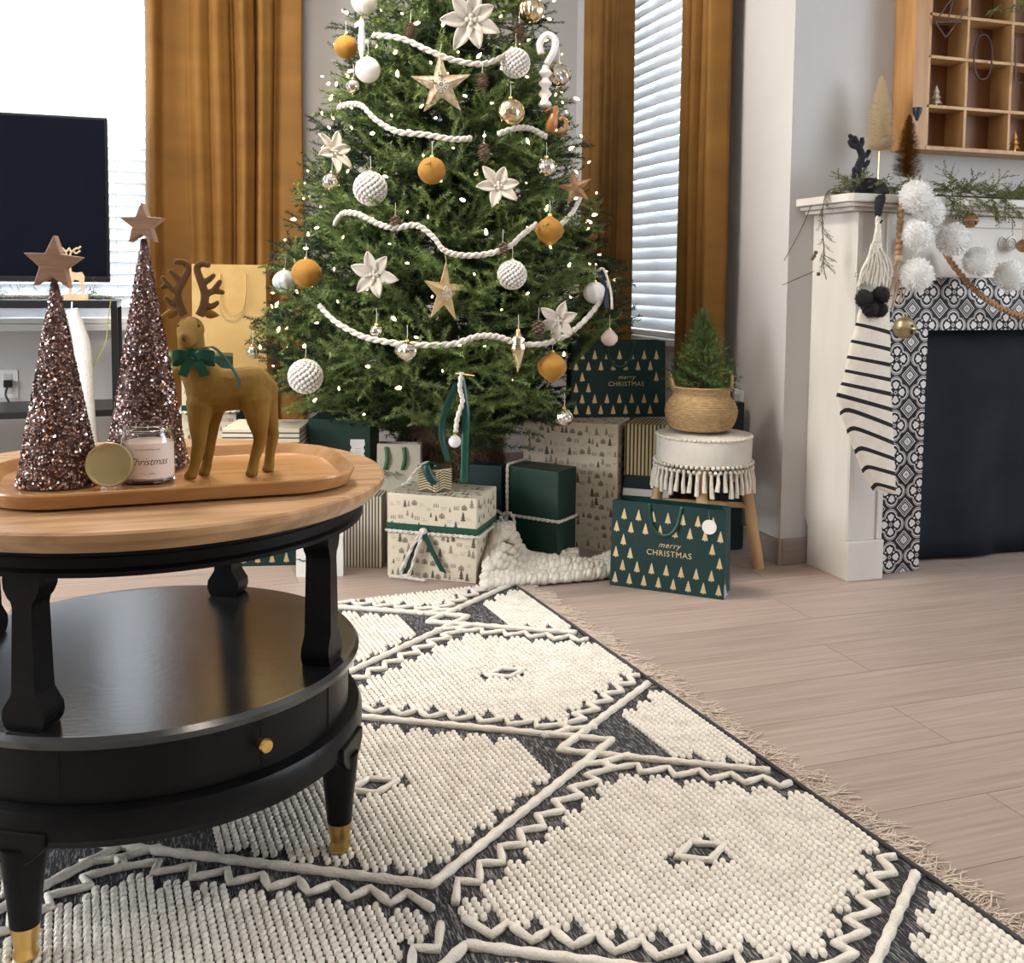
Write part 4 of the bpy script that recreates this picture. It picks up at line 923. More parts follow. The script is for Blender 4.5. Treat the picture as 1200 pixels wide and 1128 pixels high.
class Box:
    # gift box from the two ends of its front bottom edge
    def __init__(s, name, label, a, b, depth, h, m, z0=0., cat='gift', group=None, bevel=.0025, striped=None):
        a = Vector((a[0], a[1], z0)); b = Vector((b[0], b[1], z0)); d = b-a; s.w = d.length; s.h = h; s.d = depth; rz = math.atan2(d.y, d.x)
        s.root = thing(name, label, cat, a, rz, group); s.M = PM[s.root.name]
        s.body = MB().box(0, s.w, 0, depth, 0, h).build('wrapped_box', m, s.root, local=True, bevel=bevel)
    def face(s, which):            # matrix: x across, y up the face, z out
        if which == 'front': return s.M @ Matrix.Translation((0, -.0004, 0)) @ Matrix.Rotation(math.pi/2, 4, 'X'), s.w, s.h
        if which == 'right': return s.M @ Matrix.Translation((s.w+.0004, 0, 0)) @ Matrix.Rotation(math.pi/2, 4, 'Z') @ Matrix.Rotation(math.pi/2, 4, 'X'), s.d, s.h
        if which == 'left': return s.M @ Matrix.Translation((-.0004, s.d, 0)) @ Matrix.Rotation(-math.pi/2, 4, 'Z') @ Matrix.Rotation(math.pi/2, 4, 'X'), s.d, s.h
        return s.M @ Matrix.Translation((0, 0, s.h+.0004)), s.w, s.d
    def toile(s, faces=('front', 'right', 'left', 'top')):
        a, b = MB(), MB()
        for f in faces: T, w, h = s.face(f); toile_print(a, b, T, w, h)
        a.build('printed_motifs', inkm, s.body, kind='stuff'); b.build('printed_shading', ink2, s.body, kind='stuff')
    def stripes(s, m, pitch=.011, duty=.5, horiz=False, faces=('front', 'right', 'left', 'top')):
        mb = MB()
        for f in faces:
            T, w, h = s.face(f); L = h if horiz and f != 'top' else w; n = int(L/pitch)
            for i in range(n):
                x = (i+.25)*pitch
                if horiz and f != 'top': mb.add([(0, x, 0), (w, x, 0), (w, x+pitch*duty, 0), (0, x+pitch*duty, 0)], [(0, 1, 2, 3)], 0, T)
                else: mb.add([(x, 0, 0), (x+pitch*duty, 0, 0), (x+pitch*duty, h, 0), (x, h, 0)], [(0, 1, 2, 3)], 0, T)
        mb.build('printed_stripes', m, s.body, kind='stuff')
    def band_h(s, name, z, w, m, off=.0015, cord=0):
        mb = MB(); o = off
        P = [(-o, -o), (s.w+o, -o), (s.w+o, s.d+o), (-o, s.d+o)]
        if cord:
            for ph in (0, math.pi):
                pts = []; 
                for (a, b) in zip(P, P[1:]+P[:1]):
                    n = max(2, int(math.hypot(b[0]-a[0], b[1]-a[1])/.006))
                    for i in range(n):
                        t = i/n; A = len(pts)*1.1+ph; nx, ny = (b[1]-a[1]), -(b[0]-a[0]); q = math.hypot(nx, ny); pts.append((a[0]+(b[0]-a[0])*t+nx/q*(cord*(.9+.45*math.cos(A))), a[1]+(b[1]-a[1])*t+ny/q*(cord*(.9+.45*math.cos(A))), z+cord*.55*math.sin(A)))
                mb.tube(pts, cord*.62, 6, closed=True)
        else:
            for (a, b) in zip(P, P[1:]+P[:1]): mb.ribbon([(a[0], a[1], z), (b[0], b[1], z)], (0, 0, 1), w, .0008)
        return mb.build(name, m, s.root, smooth='all' if cord else False, local=True)
    def band_v(s, name, x, w, m, cord=0):
        o = .001; pts = [(x, -o, 0), (x, -o, s.h+o), (x, s.d+o, s.h+o), (x, s.d+o, 0)]; mb = MB()
        if cord:
            for ph in (0, math.pi):
                q = []
                for a, b in zip(pts[:-1], pts[1:]):
                    a, b = Vector(a), Vector(b); n = int((b-a).length/.006); nrm = Vector((0, -1, 0)) if a.y == b.y and a.y < 0 else (Vector((0, 0, 1)) if a.z == b.z else Vector((0, 1, 0)))
                    for i in range(n): A = len(q)*1.1+ph; q.append(a+(b-a)*(i/n)+nrm*(cord*(.9+.45*math.cos(A)))+Vector((cord*.55*math.sin(A), 0, 0)))
                q = [Vector((p.x, p.y, max(p.z, .001+cord*.7))) for p in q]
                mb.tube(q, cord*.62, 6)
        else: mb.ribbon(pts, (1, 0, 0), w, .0008)
        return mb.build(name, m, s.root, smooth='all' if cord else False, local=True)
def twisted(pts, r, parent, name='cord', m=None, local=False, n=7):
    P = spl(pts, n); mb = MB()
    for ph in (0, math.pi):
        out = []
        for i, p in enumerate(P):
            t = (P[min(i+1, len(P)-1)]-P[max(i-1, 0)]).normalized(); a = t.orthogonal().normalized(); b = t.cross(a); A = i*1.0+ph; out.append(p+a*(r*.5*math.cos(A))+b*(r*.5*math.sin(A)))
        mb.tube(out, r*.62, 6)
    return mb.build(name, m or whiteyarn, parent, smooth='all', local=local)
# patterned box with green ribbon and white cord
a, b = onz(454, 674), onz(558, 684)
g1 = Box('gift_box', 'cream tree-print gift tied with green ribbon and white cord, its bow tails hanging', a, b, .20, .255, toile); g1.toile()
g1.band_h('satin_band', .150, .030, greenrib, .0012); g1.band_h('cord_band', .141, 0, whiteyarn, .002, .0052)
kx = g1.w*.42; kz = .148
MB().ball((kx, -.010, kz), .013, 12, 8, sq=.8).build('knot', whiteyarn, g1.root, smooth='all', local=True)
MB().ribbon(spl([(kx, -.012, kz), (kx-.022, -.02, .09), (kx-.050, -.022, .018)], 6), (1, .2, .25), .020, .001).build('ribbon_tail', greenrib, g1.root, smooth='all', local=True)
MB().ribbon(spl([(kx, -.012, kz), (kx+.03, -.016, .095), (kx+.066, -.014, .03)], 6), (1, .1, -.3), .022, .001).build('ribbon_tail', darkrib, g1.root, smooth='all', local=True)
twisted([(kx, -.016, kz), (kx-.014, -.026, .09), (kx-.040, -.03, .016), (kx-.075, -.030, .008), (kx-.10, -.03, .008)], .0055, g1.root, 'cord_tail', local=True)
twisted([(kx-.004, -.016, kz), (kx-.034, -.026, .09), (kx-.062, -.03, .02), (kx-.020, -.034, .008), (kx+.02, -.036, .008)], .0055, g1.root, 'cord_tail', local=True)
# small hexagonal box on top
hc = g1.M @ Vector((g1.w*.42, .085, .2558)); hx = thing('hexagon_gift', 'small hexagonal gift in gold chevron paper with a green bow on the patterned box', 'gift', hc, rad(-10))
hp = [(.058*math.cos(rad(60*i+30)), .058*math.sin(rad(60*i+30))) for i in range(6)]
hb = MB().prism(hp, 0, .072).build('wrapped_box', M('dark_gold_paper', (.10, .075, .04), rough=.5), hx, local=True, bevel=.002)
mb = MB()
for i in range(6):
    p, q = Vector((*hp[i], 0)), Vector((*hp[(i+1) % 6], 0)); T = frame(p+((p+q)/2).normalized()*.0005, q-p, (0, 0, 1)); w = (q-p).length
    for k in range(9):
        y = .004+k*.0078
        for sg in (0, 1):
            x0, x1 = (0, w/2) if sg == 0 else (w/2, w); ya, yb = (y, y+.010) if sg == 0 else (y+.010, y)
            ya, yb = min(ya, .068), min(yb, .068); mb.add([(x0, ya, 0), (x1, yb, 0), (x1, yb+.0036, 0), (x0, ya+.0036, 0)], [(0, 1, 2, 3)], 0, T)
mb.build('chevron_print', M('pale_gold_print', (.66, .56, .34), rough=.4, metal=.3), hb, kind='stuff', local=True)
MB().ribbon([(.0, -.0525, .0), (.0, -.0525, .0735), (0, .0525, .0735)], (1, 0, 0), .022, .001).build('ribbon', greenrib, hx, local=True)
MB().ribbon(spl([(0, -.02, .075), (-.03, -.05, .09), (-.02, -.062, .055), (.0, -.06, .03)], 5), (1, 0, .6), .026, .001).build('ribbon_loop', darkrib, hx, smooth='all', local=True)
twisted([(.0, -.02, .078), (-.03, -.03, .088), (-.065, -.045, .06), (-.085, -.06, .035), (-.10, -.065, .03)], .0055, hx, 'cord_tail', local=True)
# green box with white cord, midnight box behind it
a, b = onz(591, 652), onz(653, 663)
g2 = Box('gift_box', 'forest green gift tied with white cord beside the chunky knit throw', a, b, .12, .300, papgreen)
g2.band_h('cord_band', .142, 0, whiteyarn, .001, .0052); g2.band_v('cord_band', .012, 0, whiteyarn, .0052)
for sg in (-1, 1):
    q = [Vector((.012, -.012, .142))+Vector((sg*x, -.012*abs(sg), z)) for x, z in ((0, 0), (.028, .012), (.045, -.02), (.03, -.045), (.008, -.02), (0, 0))]
    twisted([(p.x, p.y-.004*i, p.z) for i, p in enumerate(q)], .0055, g2.root, 'cord_loop', creamyarn, True)
twisted([(.014, -.02, .14), (.022, -.03, .10), (.030, -.034, .05), (.026, -.04, .02)], .0055, g2.root, 'cord_tail', creamyarn, True)
bx = Box('gift_box', 'midnight dark gift standing between the patterned box and the green box', onz(549, 647), onz(587, 651), .06, .295, papnavy)
# tall patterned box
a, b = onz(612, 637), onz(722, 647)
g3 = Box('gift_box', 'tall cream tree-print gift standing behind the forest green box', a, b, .20, .428, toile); g3.toile()
# stack behind, carrying the teal bag
dr0 = Vector((g3.M @ Vector((g3.w+.014, .035, 0)))[:2]); ex = (g3.M.to_3x3() @ Vector((1, 0, 0))); e2 = Vector((.985, -.17)).normalized()
e3 = Vector((ex.x, ex.y)).normalized()
s1_ = Box('gift_box', 'midnight gift with a pale band at the bottom of the stack under the teal bag', dr0, dr0+e3*.15, .16, .255, papnavy); s1_.band_h('pale_band', .20, .024, whitepap)
s2_ = Box('gift_box', 'gold and black striped gift directly under the upper teal bag', dr0+e3*.001, dr0+e3*.149, .155, .1715, M('pale_gold_paper', (.58, .46, .24), rough=.4, metal=.2), z0=.2565); s2_.stripes(M('black_stripe', (.035, .028, .018), rough=.5), .0125, .45)
# left of the tree, by the wide curtain
gx = ony(211, 480, 3.64)
g5 = Box('gift_box', 'midnight gift at the bottom of the stack beside the wide curtain', (gx.x, 3.64), (gx.x+.20, 3.63), .18, .325, papnavy)
g6 = Box('gift_box', 'cream tree-print gift with dark ribbon and white cord stacked beside the wide curtain', (gx.x+.006, 3.645), (gx.x+.185, 3.635), .16, .245, toile, z0=.3265); g6.toile(); g6.band_h('satin_band', .125, .022, darkrib); g6.band_h('cord_band', .112, 0, whiteyarn, .0015, .0055)
g7 = Box('gift_box', 'thin forest green gift on top of the stack beside the wide curtain', (gx.x+.01, 3.65), (gx.x+.175, 3.64), .15, .058, papgreen, z0=.5725)
stripcream = M('cream_stripe_paper', (.64, .57, .44), rough=.5)
blk = M('charcoal_stripe', (.06, .05, .04), rough=.5)
g8a = Box('gift_box', 'dark green gift under the flat horizontally striped gift', onz(262, 655), onz(352, 655), .22, .245, papgreen)
p_ = g8a.M.translation
g8 = Box('gift_box', 'flat gift in cream paper with thin dark horizontal stripes behind the deer', p_[:2], (g8a.M @ Vector((g8a.w, 0, 0)))[:2], .22, .175, stripcream, z0=.2465); g8.stripes(blk, .0155, .28, True, ('front', 'right', 'left'))
T, w, h = g8.face('front'); MB().add([(w*.84, .062, .0006), (w*.98, .062, .0006), (w*.98, .112, .0006), (w*.84, .112, .0006)], [(0, 1, 2, 3)], 0, T).build('black_tag', blackm, g8.root)
tm = T @ Matrix.Translation((w*.91, .095, .0009)); text_part('tag_lettering', 'happy', .011, whitepap, g8.root, tm, .2); text_part('tag_lettering', 'holidays', .008, whitepap, g8.root, T @ Matrix.Translation((w*.91, .078, .0009)), 0)
c8 = g8.M @ Vector((g8.w*.42, .08, .1755)); rg = thing('round_gift', 'small rounded dark green gift with white ribbon on the striped gift', 'gift', c8, .2)
MB().lathe([(.030, 0), (.041, .006), (.043, .03), (.040, .048), (.03, .055), (0, .056)], 24).build('wrapped_body', papgreen, rg, smooth=30, local=True)
MB().ribbon(spl([(-.001, -.040, .002), (0, -.0445, .03), (0, -.041, .05), (0, -.02, .0575), (0, .02, .0575)], 5), (1, 0, 0), .011, .001).build('ribbon', whitepap, rg, smooth='all', local=True)
# dark green box with white tag
a, b = onz(362, 646), onz(434, 647)
g9 = Box('gift_box', 'deep green gift with a notched white tag under the low branches', a, b, .20, .440, papgreen)
T, w, h = g9.face('front'); nt_ = [(0, 0), (.010, .008), (.020, 0), (.020, .008), (.023, .012), (.020, .016), (.023, .024), (.020, .032), (.023, .04), (.022, .052), (-.002, .052), (-.003, .04), (0, .032), (-.003, .024), (0, .016), (-.003, .012), (0, .008)]
MB().prism([(w*.70+x*1.9, .305+y*1.35) for x, y in nt_], .0002, .0012, 0, T).build('gift_tag', whitepap, g9.root)
for k in range(3): MB().add([(w*.70+.012, .33+k*.007, .0014), (w*.70+.03, .33+k*.007, .0014), (w*.70+.03, .3312+k*.007, .0014), (w*.70+.012, .3312+k*.007, .0014)], [(0, 1, 2, 3)], 0, T).build('tag_writing', ink2, g9.root)
a, b = onz(398, 664), onz(447, 665)
g10 = Box('gift_box', 'upright gift in narrow cream and black vertical stripes beside the patterned box', a, b, .10, .225, stripcream); g10.stripes(blk, .0098, .42)
# ---- gift bags
def bag(label, a, b, depth, h, m, z0=0., handle=None, name='gift_bag', lean=0., hm=None):
    a = Vector((a[0], a[1], z0)); b = Vector((b[0], b[1], z0)); d = b-a; w = d.length; rz = math.atan2(d.y, d.x); r = thing(name, label, 'gift bag', a, rz)
    mb = MB(); t = depth; s = .0012; topd = depth*.72
    def rings(o):
        return [[(o, o, 0), (w-o, o, 0), (w-o, t-o, 0), (w-o, t/2, 0), (w-o, t-o, 0), (o, t-o, 0), (o, t/2, 0)],]
    lo = [(0, 0, 0), (w, 0, 0), (w, t/2, 0), (w, t, 0), (0, t, 0), (0, t/2, 0)]
    ins = .22*t
    y0 = (t-topd)/2; ym = y0*.35
    md = [(0, ym, h*.35), (w, ym, h*.35), (w-ins*.6, t/2, h*.35), (w, t-ym, h*.35), (0, t-ym, h*.35), (ins*.6, t/2, h*.35)]
    hi = [(.001, y0, h), (w-.001, y0, h), (w-ins, t/2, h), (w-.001, t-y0, h), (.001, t-y0, h), (ins, t/2, h)]
    loft(mb, [lo, md, hi], None, True, False)
    bdy = mb.build('bag_body', m, r, local=True); so = bdy.modifiers.new('thick', 'SOLIDIFY'); so.thickness = .0012; so.offset = -1
    F_ = frame(PM[r.name] @ Vector((0, -.0006, 0)), PM[r.name].to_3x3() @ Vector((1, 0, 0)), PM[r.name].to_3x3() @ Vector((0, y0, h)))
    return r, bdy, w, h, F_, y0, t
def foil_trees(r, F_, w, h, skip, px_=.044, pz_=.038):
    mb = MB(); k = 0; y = .012
    while y < h-.034:
        x = .016+(k % 2)*px_/2
        while x < w-.012:
            if not skip(x, y): tree_glyph(x, y, .030, mb, F_ @ Matrix.Translation((0, 0, .0002)), 0); mb.add([(x-.0012, y-.003, .0002), (x+.0012, y-.003, .0002), (x+.0012, y, .0002), (x-.0012, y, .0002)], [(0, 1, 2, 3)], 0, F_)
            x += px_
        y += pz_; k += 1
    mb.build('foil_trees', goldfoil, r, kind='stuff')
def rib_handle(r, F_, xa, xb, y, drop, m, w=.012):
    pts = [(xa, y, .0015), (xa+(xb-xa)*.12, y-drop*.7, .004), (xa+(xb-xa)*.35, y-drop*1.02, .007), (xa+(xb-xa)*.65, y-drop, .007), (xa+(xb-xa)*.88, y-drop*.65, .004), (xb, y, .0015)]
    P = spl([F_ @ Vector(p) for p in pts], 6); wv = []
    for i, p in enumerate(P):
        t = (P[min(i+1, len(P)-1)]-P[max(i-1, 0)]).normalized(); wv.append(t.cross(F_.to_3x3() @ Vector((0, 0, 1))))
    MB().ribbon(P, wv, w, .001).build('ribbon_handle', m, r, smooth='all')
def xmas_words(r, F_, cx, cy, k=1.):
    text_part('foil_lettering', 'merry', .023*k, goldfoil, r, F_ @ Matrix.Translation((cx, cy+.025*k, .0004)), .35, 1.15)
    text_part('foil_lettering', 'CHRISTMAS', .0235*k, goldfoil, r, F_ @ Matrix.Translation((cx, cy, .0004)), 0, 1.12)
a, b = onz(714.5, 685), onz(848, 703)
r, bd, w, h, F_, y0, t = bag('teal paper gift bag with gold trees reading merry CHRISTMAS, standing on the floor', a, b, .085, .255, bagteal)
skipf = lambda x, y: .20*w < x < .86*w and .066 < y < .158
foil_trees(r, F_, w, h, skipf); xmas_words(r, F_, w*.52, .112); rib_handle(r, F_, .33*w, .62*w, h-.002, .085, darkrib)
Tt = F_ @ Matrix.Translation((w*.86, h*.80, .002)); MB().lathe([(0, 0), (.021, 0), (.021, .001), (0, .001)], 28, Tt).build('round_tag', whitepap, r); MB().tube([Tt @ Vector((0, .02, .001)), Tt @ Vector((-.004, .045, .001))], .0007, 4).build('tag_string', goldm, r)
MB().add([(w+.0006, .004, .002), (w+.0006, t-.004, .002), (w-.012, t/2, .085)], [(0, 1, 2)], 0, PM[r.name]).build('gusset_fold', liningm, r)
q0 = s2_.M @ Vector((.0, .06, 0)); 
a2 = ony(666, 498, 3.20); zb = .4287
c_ = g3.M @ Vector((.140, .105, 0)); c2 = c_+Vector((e2.x, e2.y, 0))*.335
r, bd, w, h, F_, y0, t = bag('teal paper gift bag with gold trees on top of the striped gift under the window', c_[:2], c2[:2], .10, .265, bagteal, z0=zb)
foil_trees(r, F_, w, h, skipf); xmas_words(r, F_, w*.58, .115, .95); rib_handle(r, F_, .36*w, .66*w, h-.002, .085, darkrib)
# teal bag lying low behind the table, white printed bag, kraft bags
a, b = onz(262, 664), onz(352, 662); r, bd, w, h, F_, y0, t = bag('teal paper gift bag with gold trees half hidden behind the round table', a, b, .05, .235, bagteal); foil_trees(r, F_, w, h, lambda x, y: False)
a, b = onz(347, 676), onz(402, 675); r, bd, w, h, F_, y0, t = bag('small white gift bag with a botanical sketch on the floor behind the table', a, b, .04, .16, whitepap)
mb = MB(); rs = random.Random(4)
cx, cy = w*.36, .055
for i in range(26):
    an = rs.uniform(0, 2*math.pi); L = rs.uniform(.012, .035); ox, oy = cx+rs.gauss(0, .020), cy+rs.gauss(0, .008)
    mb.ribbon([F_ @ Vector((ox, oy, .0006)), F_ @ Vector((ox+L*.5*math.cos(an)+.002, oy+L*.5*math.sin(an), .0006)), F_ @ Vector((ox+L*math.cos(an), oy+L*math.sin(an)*.6, .0006))], F_.to_3x3() @ Vector((-math.sin(an), math.cos(an), 0)), [.0012, .004, .0008], .0002)
mb.tube([F_ @ Vector((cx+.012+.014*math.cos(t_), cy+.014+.016*math.sin(t_), .0008)) for t_ in [2*math.pi*i/18 for i in range(18)]], .0009, 4, closed=True)
mb.build('botanical_print', M('charcoal_ink', (.06, .06, .055), rough=.7), r, kind='stuff')
ka, kb = ony(226, 450, 3.93), ony(313, 452, 3.93)
kr2 = Box('gift_box', 'midnight gift at the bottom of the stack holding up the golden kraft bag', (ka.x, 3.90), (kb.x, 3.89), .20, .47, papnavy)
a, b = Vector((ka.x, 3.94, 0)), Vector((kb.x, 3.93, 0))
r, bd, w, h, F_, y0, t = bag('large golden kraft paper bag with cord handle in front of the wide curtain', a[:2], b[:2], .10, .475, kraft, z0=.4715)
MB().tube(spl([F_ @ Vector(p) for p in ((w*.72, h*.93, .003), (w*.72, h*.80, .010), (w*.68, h*.66, .014), (w*.55, h*.60, .014), (w*.42, h*.63, .010), (w*.38, h*.70, .006), (w*.38, h*.93, .003))], 6), .0022, 6).build('cord_handle', kraft, r, smooth='all')
a, b = onz(441, 647), onz(492, 648); kz2 = .36
r, bd, w, h, F_, y0, t = bag('small pale kraft bag with green ribbon handles behind the patterned gift', a, b, .07, kz2, M('pale_kraft', (.55, .48, .37), rough=.6))
for xa in (.22, .62): MB().ribbon(spl([F_ @ Vector(p) for p in ((xa*w, h-.01, .002), (xa*w+.004, h-.05, .008), (xa*w-.004, h-.085, .004))], 5), CR, .014, .001).build('ribbon_handle', M('leaf_green_satin', (.03, .13, .04), rough=.4), r, smooth='all')
sp_ = MB(); rs = random.Random(2)
for i in range(60):
    an = rs.uniform(0, 6.28); p = F_ @ Vector((w*(.18+.25*(i % 2))+rs.gauss(0, .008), h-.10+rs.gauss(0, .006), .006)); sp_.add([p, p+CR*.002+CU*.001, p+CR*(.018*math.cos(an))+CU*(.014*math.sin(an))-CF*.008], [(0, 1, 2)])
sp_.build('greenery_pick', needle, r, kind='stuff')
# ------------------------------------------------------------------ chunky knit throw
th = thing('knit_throw', 'cream chunky knit throw lying on the floor against the green gift', 'throw', onz(640, 690))
F0 = onz(566, 692); F1 = onz(735, 672); ax = (F1-F0); LW = ax.length; ax.normalize(); ay = Vector((-ax.y, ax.x, 0))
rows_ = 8
for j in range(rows_):
    dep = -.012+j*.027; mb = MB()
    for ph in (0, 2.1, 4.2):
        pts = []
        for i in range(76):
            t = i/75; x = t*LW*(1.0 if j < 5 else .62); A = i*.78+ph+j*.9
            hump = (.030+.075*math.exp(-((x-.05)/.055)**2)*max(0, j-1)/4*1.3+.012*math.sin(x*21+j)) * (1 if j < 6 else .85)
            hump = min(hump, .13)
            edge = .014+ (hump-.014)*min(1, (j+.4)/2.2)
            p = F0+ax*(x+dep*.5)+ay*(dep+.013*math.sin(A)+.01*math.sin(x*13))+Vector((0, 0, edge+.009*math.cos(A))); p.z = max(p.z, .0135); pts.append(p)
        mb.tube(pts, [.0115+.002*math.sin(i*1.1) for i in range(76)], 7)
    mb.build('braided_row', creamyarn, th, smooth='all')
# ------------------------------------------------------------------ tree collar in long fur
fc = Vector((TX+.045, TY+.118, 0)); col_ = thing('fur_tree_collar', 'brown long-haired fur tree collar behind the wrapped gifts', 'tree collar', fc)
MB().lathe([(.17, .0), (.175, .42), (.16, .44), (.155, .38), (.155, 0.002)], 48, Matrix.Translation(fc)).build('collar_ring', M('brown_backing', (.09, .05, .03), rough=.9), col_, smooth=30)
n = 15000; a_ = rng.uniform(0, 2*np.pi, n); z_ = rng.uniform(.02, .435, n); P = np.stack([fc.x+.173*np.cos(a_), fc.y+.173*np.sin(a_), z_], 1)
out = np.stack([np.cos(a_), np.sin(a_), np.zeros(n)], 1); dn = out*rng.uniform(.3, .9, (n, 1))+np.stack([-np.sin(a_), np.cos(a_), np.zeros(n)], 1)*rng.normal(0, .35, (n, 1))+np.array([0, 0, -1.])*rng.uniform(.2, .8, (n, 1))
dn /= np.linalg.norm(dn, axis=1)[:, None]; L_ = rng.uniform(.02, .042, n)[:, None]; w_ = np.cross(dn, rng.normal(0, 1, (n, 3))); w_ /= np.linalg.norm(w_, axis=1)[:, None]
E = P+dn*L_; E[:, 2] = np.maximum(E[:, 2], .003); V = np.stack([P-w_*.0012, P+w_*.0012, E], 1)
bulk('fur', V.reshape(-1, 3), np.arange(3*n).reshape(-1, 3), M('fur_brown', (.20, .12, .07), (.40, .28, .18), 30, .8), col_)
# ------------------------------------------------------------------ stool, basket, little fir
sc0 = Vector((1.590, 2.852, 0)); SH = .428; SR = .150
stool = thing('fringed_stool', 'round wooden stool with a cream tasselled cover beside the bare wall', 'stool', sc0)
ST = Matrix.Translation(sc0)
legw = M('pale_pine', (.50, .315, .15), (.58, .385, .20), 8, .5, stretch=(4, 4, .6))
MB().lathe([(0, SH-.045), (SR-.012, SH-.045), (SR-.012, SH-.012), (0, SH-.012)], 36, ST).build('seat', legw, stool, smooth=30)
linen = M('cream_linen', (.66, .61, .54), (.62, .57, .50), 60, .85, bump=.3, bscale=400)
MB().lathe([(SR-.004, SH-.088), (SR-.001, SH-.086), (SR+.001, SH-.02), (SR-.006, SH-.006), (SR-.03, SH), (0, SH)], 48, ST).build('fabric_cover', linen, stool, smooth=40)
mb = MB()
for i in range(64): th_ = 2*math.pi*i/64; mb.ball(sc0+Vector(((SR-.004)*math.cos(th_), (SR-.004)*math.sin(th_), SH-.009)), .0075, 8, 6, sq=.8)
mb.build('braided_edge', creamyarn, stool, smooth='all', kind='stuff')
mb = MB()
for i in range(60):
    for k in range(2): th_ = 2*math.pi*(i+.5*k)/60; mb.ball(sc0+Vector(((SR+.003)*math.cos(th_), (SR+.003)*math.sin(th_), SH-.090-.014*k)), .0062, 7, 5)
mb.build('knotted_band', creamyarn, stool, smooth='all', kind='stuff')
for i in range(46):
    th_ = 2*math.pi*i/46; c, s = math.cos(th_), math.sin(th_); mb = MB(); L = random.uniform(.055, .078)
    p0 = sc0+Vector(((SR+.003)*c, (SR+.003)*s, SH-.105)); mb.tube([p0, p0+Vector((0, 0, -.012)), p0+Vector((c*.004, s*.004, -L*.5)), p0+Vector((c*.005+random.gauss(0, .002), s*.005, -L))], [.0045, .0048, .0062, .0078], 7)
    mb.build('tassel', creamyarn, stool, smooth=True)
ft = onz(889, 666); rr_ = math.hypot(ft.x-sc0.x, ft.y-sc0.y); base_a = math.atan2(ft.y-sc0.y, ft.x-sc0.x)
legs_p = []
for k in range(4):
    a = base_a+k*math.pi/2; c, s = math.cos(a), math.sin(a); R1 = .115; R2 = min(rr_, .185)
    legs_p.append((c, s)); MB().tube([sc0+Vector((c*R1, s*R1, SH-.046)), sc0+Vector((c*R2, s*R2, .0))], [.0165, .0185], 14).build('leg', legw, stool, smooth=40)
for k in range(2):
    z = .20+.035*k; f = (SH-z)/SH; R = .115+(min(rr_, .185)-.115)*f; (c, s), (c2, s2) = legs_p[k], legs_p[k+2]
    MB().tube([sc0+Vector((c*R, s*R, z)), sc0+Vector((c2*R, s2*R, z))], .0095, 10).build('stretcher', legw, stool, smooth=40)
bc = sc0+Vector((-.012, .0, SH+.0105)); bk = thing('belly_basket', 'seagrass belly basket with loop handles on the fringed stool', 'basket', bc)
sea = M('seagrass', (.42, .27, .12), (.58, .41, .21), 60, .8, bump=.5, bscale=180, stretch=(1, 1, 4))
prof = [(.074, 0), (.094, .008), (.106, .030), (.112, .058), (.104, .084), (.090, .100), (.086, .112), (.091, .126), (.096, .134)]
bb = MB().lathe([(0, .0)]+prof+[(.090, .133), (.080, .112), (.084, .10), (.10, .08), (.104, .05), (.09, .014), (0, .01)], 44, Matrix.Translation(bc)).build('woven_body', sea, bk, smooth='all')
mb = MB(); PZ = spl([(r_, 0, z_) for r_, z_ in prof], 4)
for i, q in enumerate(PZ):
    n = 44; mb.tube([bc+Vector(((q.x+.0016*math.sin(j*math.pi+i*math.pi))*math.cos(2*math.pi*j/n), (q.x+.0016*math.sin(j*math.pi+i*math.pi))*math.sin(2*math.pi*j/n), q.z)) for j in range(n)], .0027, 5, closed=True)
mb.build('weave_coils', sea, bb, smooth='all', kind='stuff')
for sg, tl_ in ((-1, .5), (1, .2)):
    d = CR*sg; P = [bc+d*(.088)+CF*(.028*math.cos(t))+d*(.012*math.sin(t)*tl_*2)+Vector((0, 0, .122+.052*math.sin(t))) for t in [math.pi*i/14 for i in range(15)]]
    MB().tube(P, .0052, 8).build('handle', sea, bk, smooth='all')
pt = thing('small_fir', 'little artificial fir tree standing in the seagrass basket', 'plant', bc+Vector((0, 0, .012)))
tcx = bc+Vector((0, 0, .012)); MB().tube([tcx, tcx+Vector((.0, 0, .345))], [.008, .003], 7).build('stem', barkm, pt)
MB().lathe([(0, 0), (.07, 0), (.076, .06), (0, .066)], 20, Matrix.Translation(tcx)).build('root_ball', M('burlap', (.22, .15, .08), rough=.95), pt, smooth=30)
sm = spray(77, .115, .014, .0027, 2)[0]; VV = []
me = bpy.data.meshes.new('branch'); me.from_pydata(sm.tolist(), [], np.arange(len(sm)).reshape(-1, 3).tolist()); me.materials.append(needle)
for i in range(70):
    t = i/69; z = .10+.235*t; a = i*ga; d = Vector((math.cos(a), math.sin(a), .3+2.6*t*t)).normalized(); s_ = (.78*(1-t)+.36)
    o = bpy.data.objects.new('branch', me); COL.objects.link(o); o.parent = pt
    o.matrix_local = Matrix.Translation((0, 0, z)) @ d.to_track_quat('X', 'Z').to_matrix().to_4x4() @ Matrix.Rotation(random.gauss(0, .5), 4, 'X') @ Matrix.Scale(s_*1.05, 4)
# a wrapped bottle-shaped dark gift by the wall is only a sliver beside the basket
sl_ = Box('gift_box', 'narrow midnight gift leaning between the seagrass basket and the wall outlet', (1.728, 2.992), (1.812, 2.980), .04, .50, papnavy)
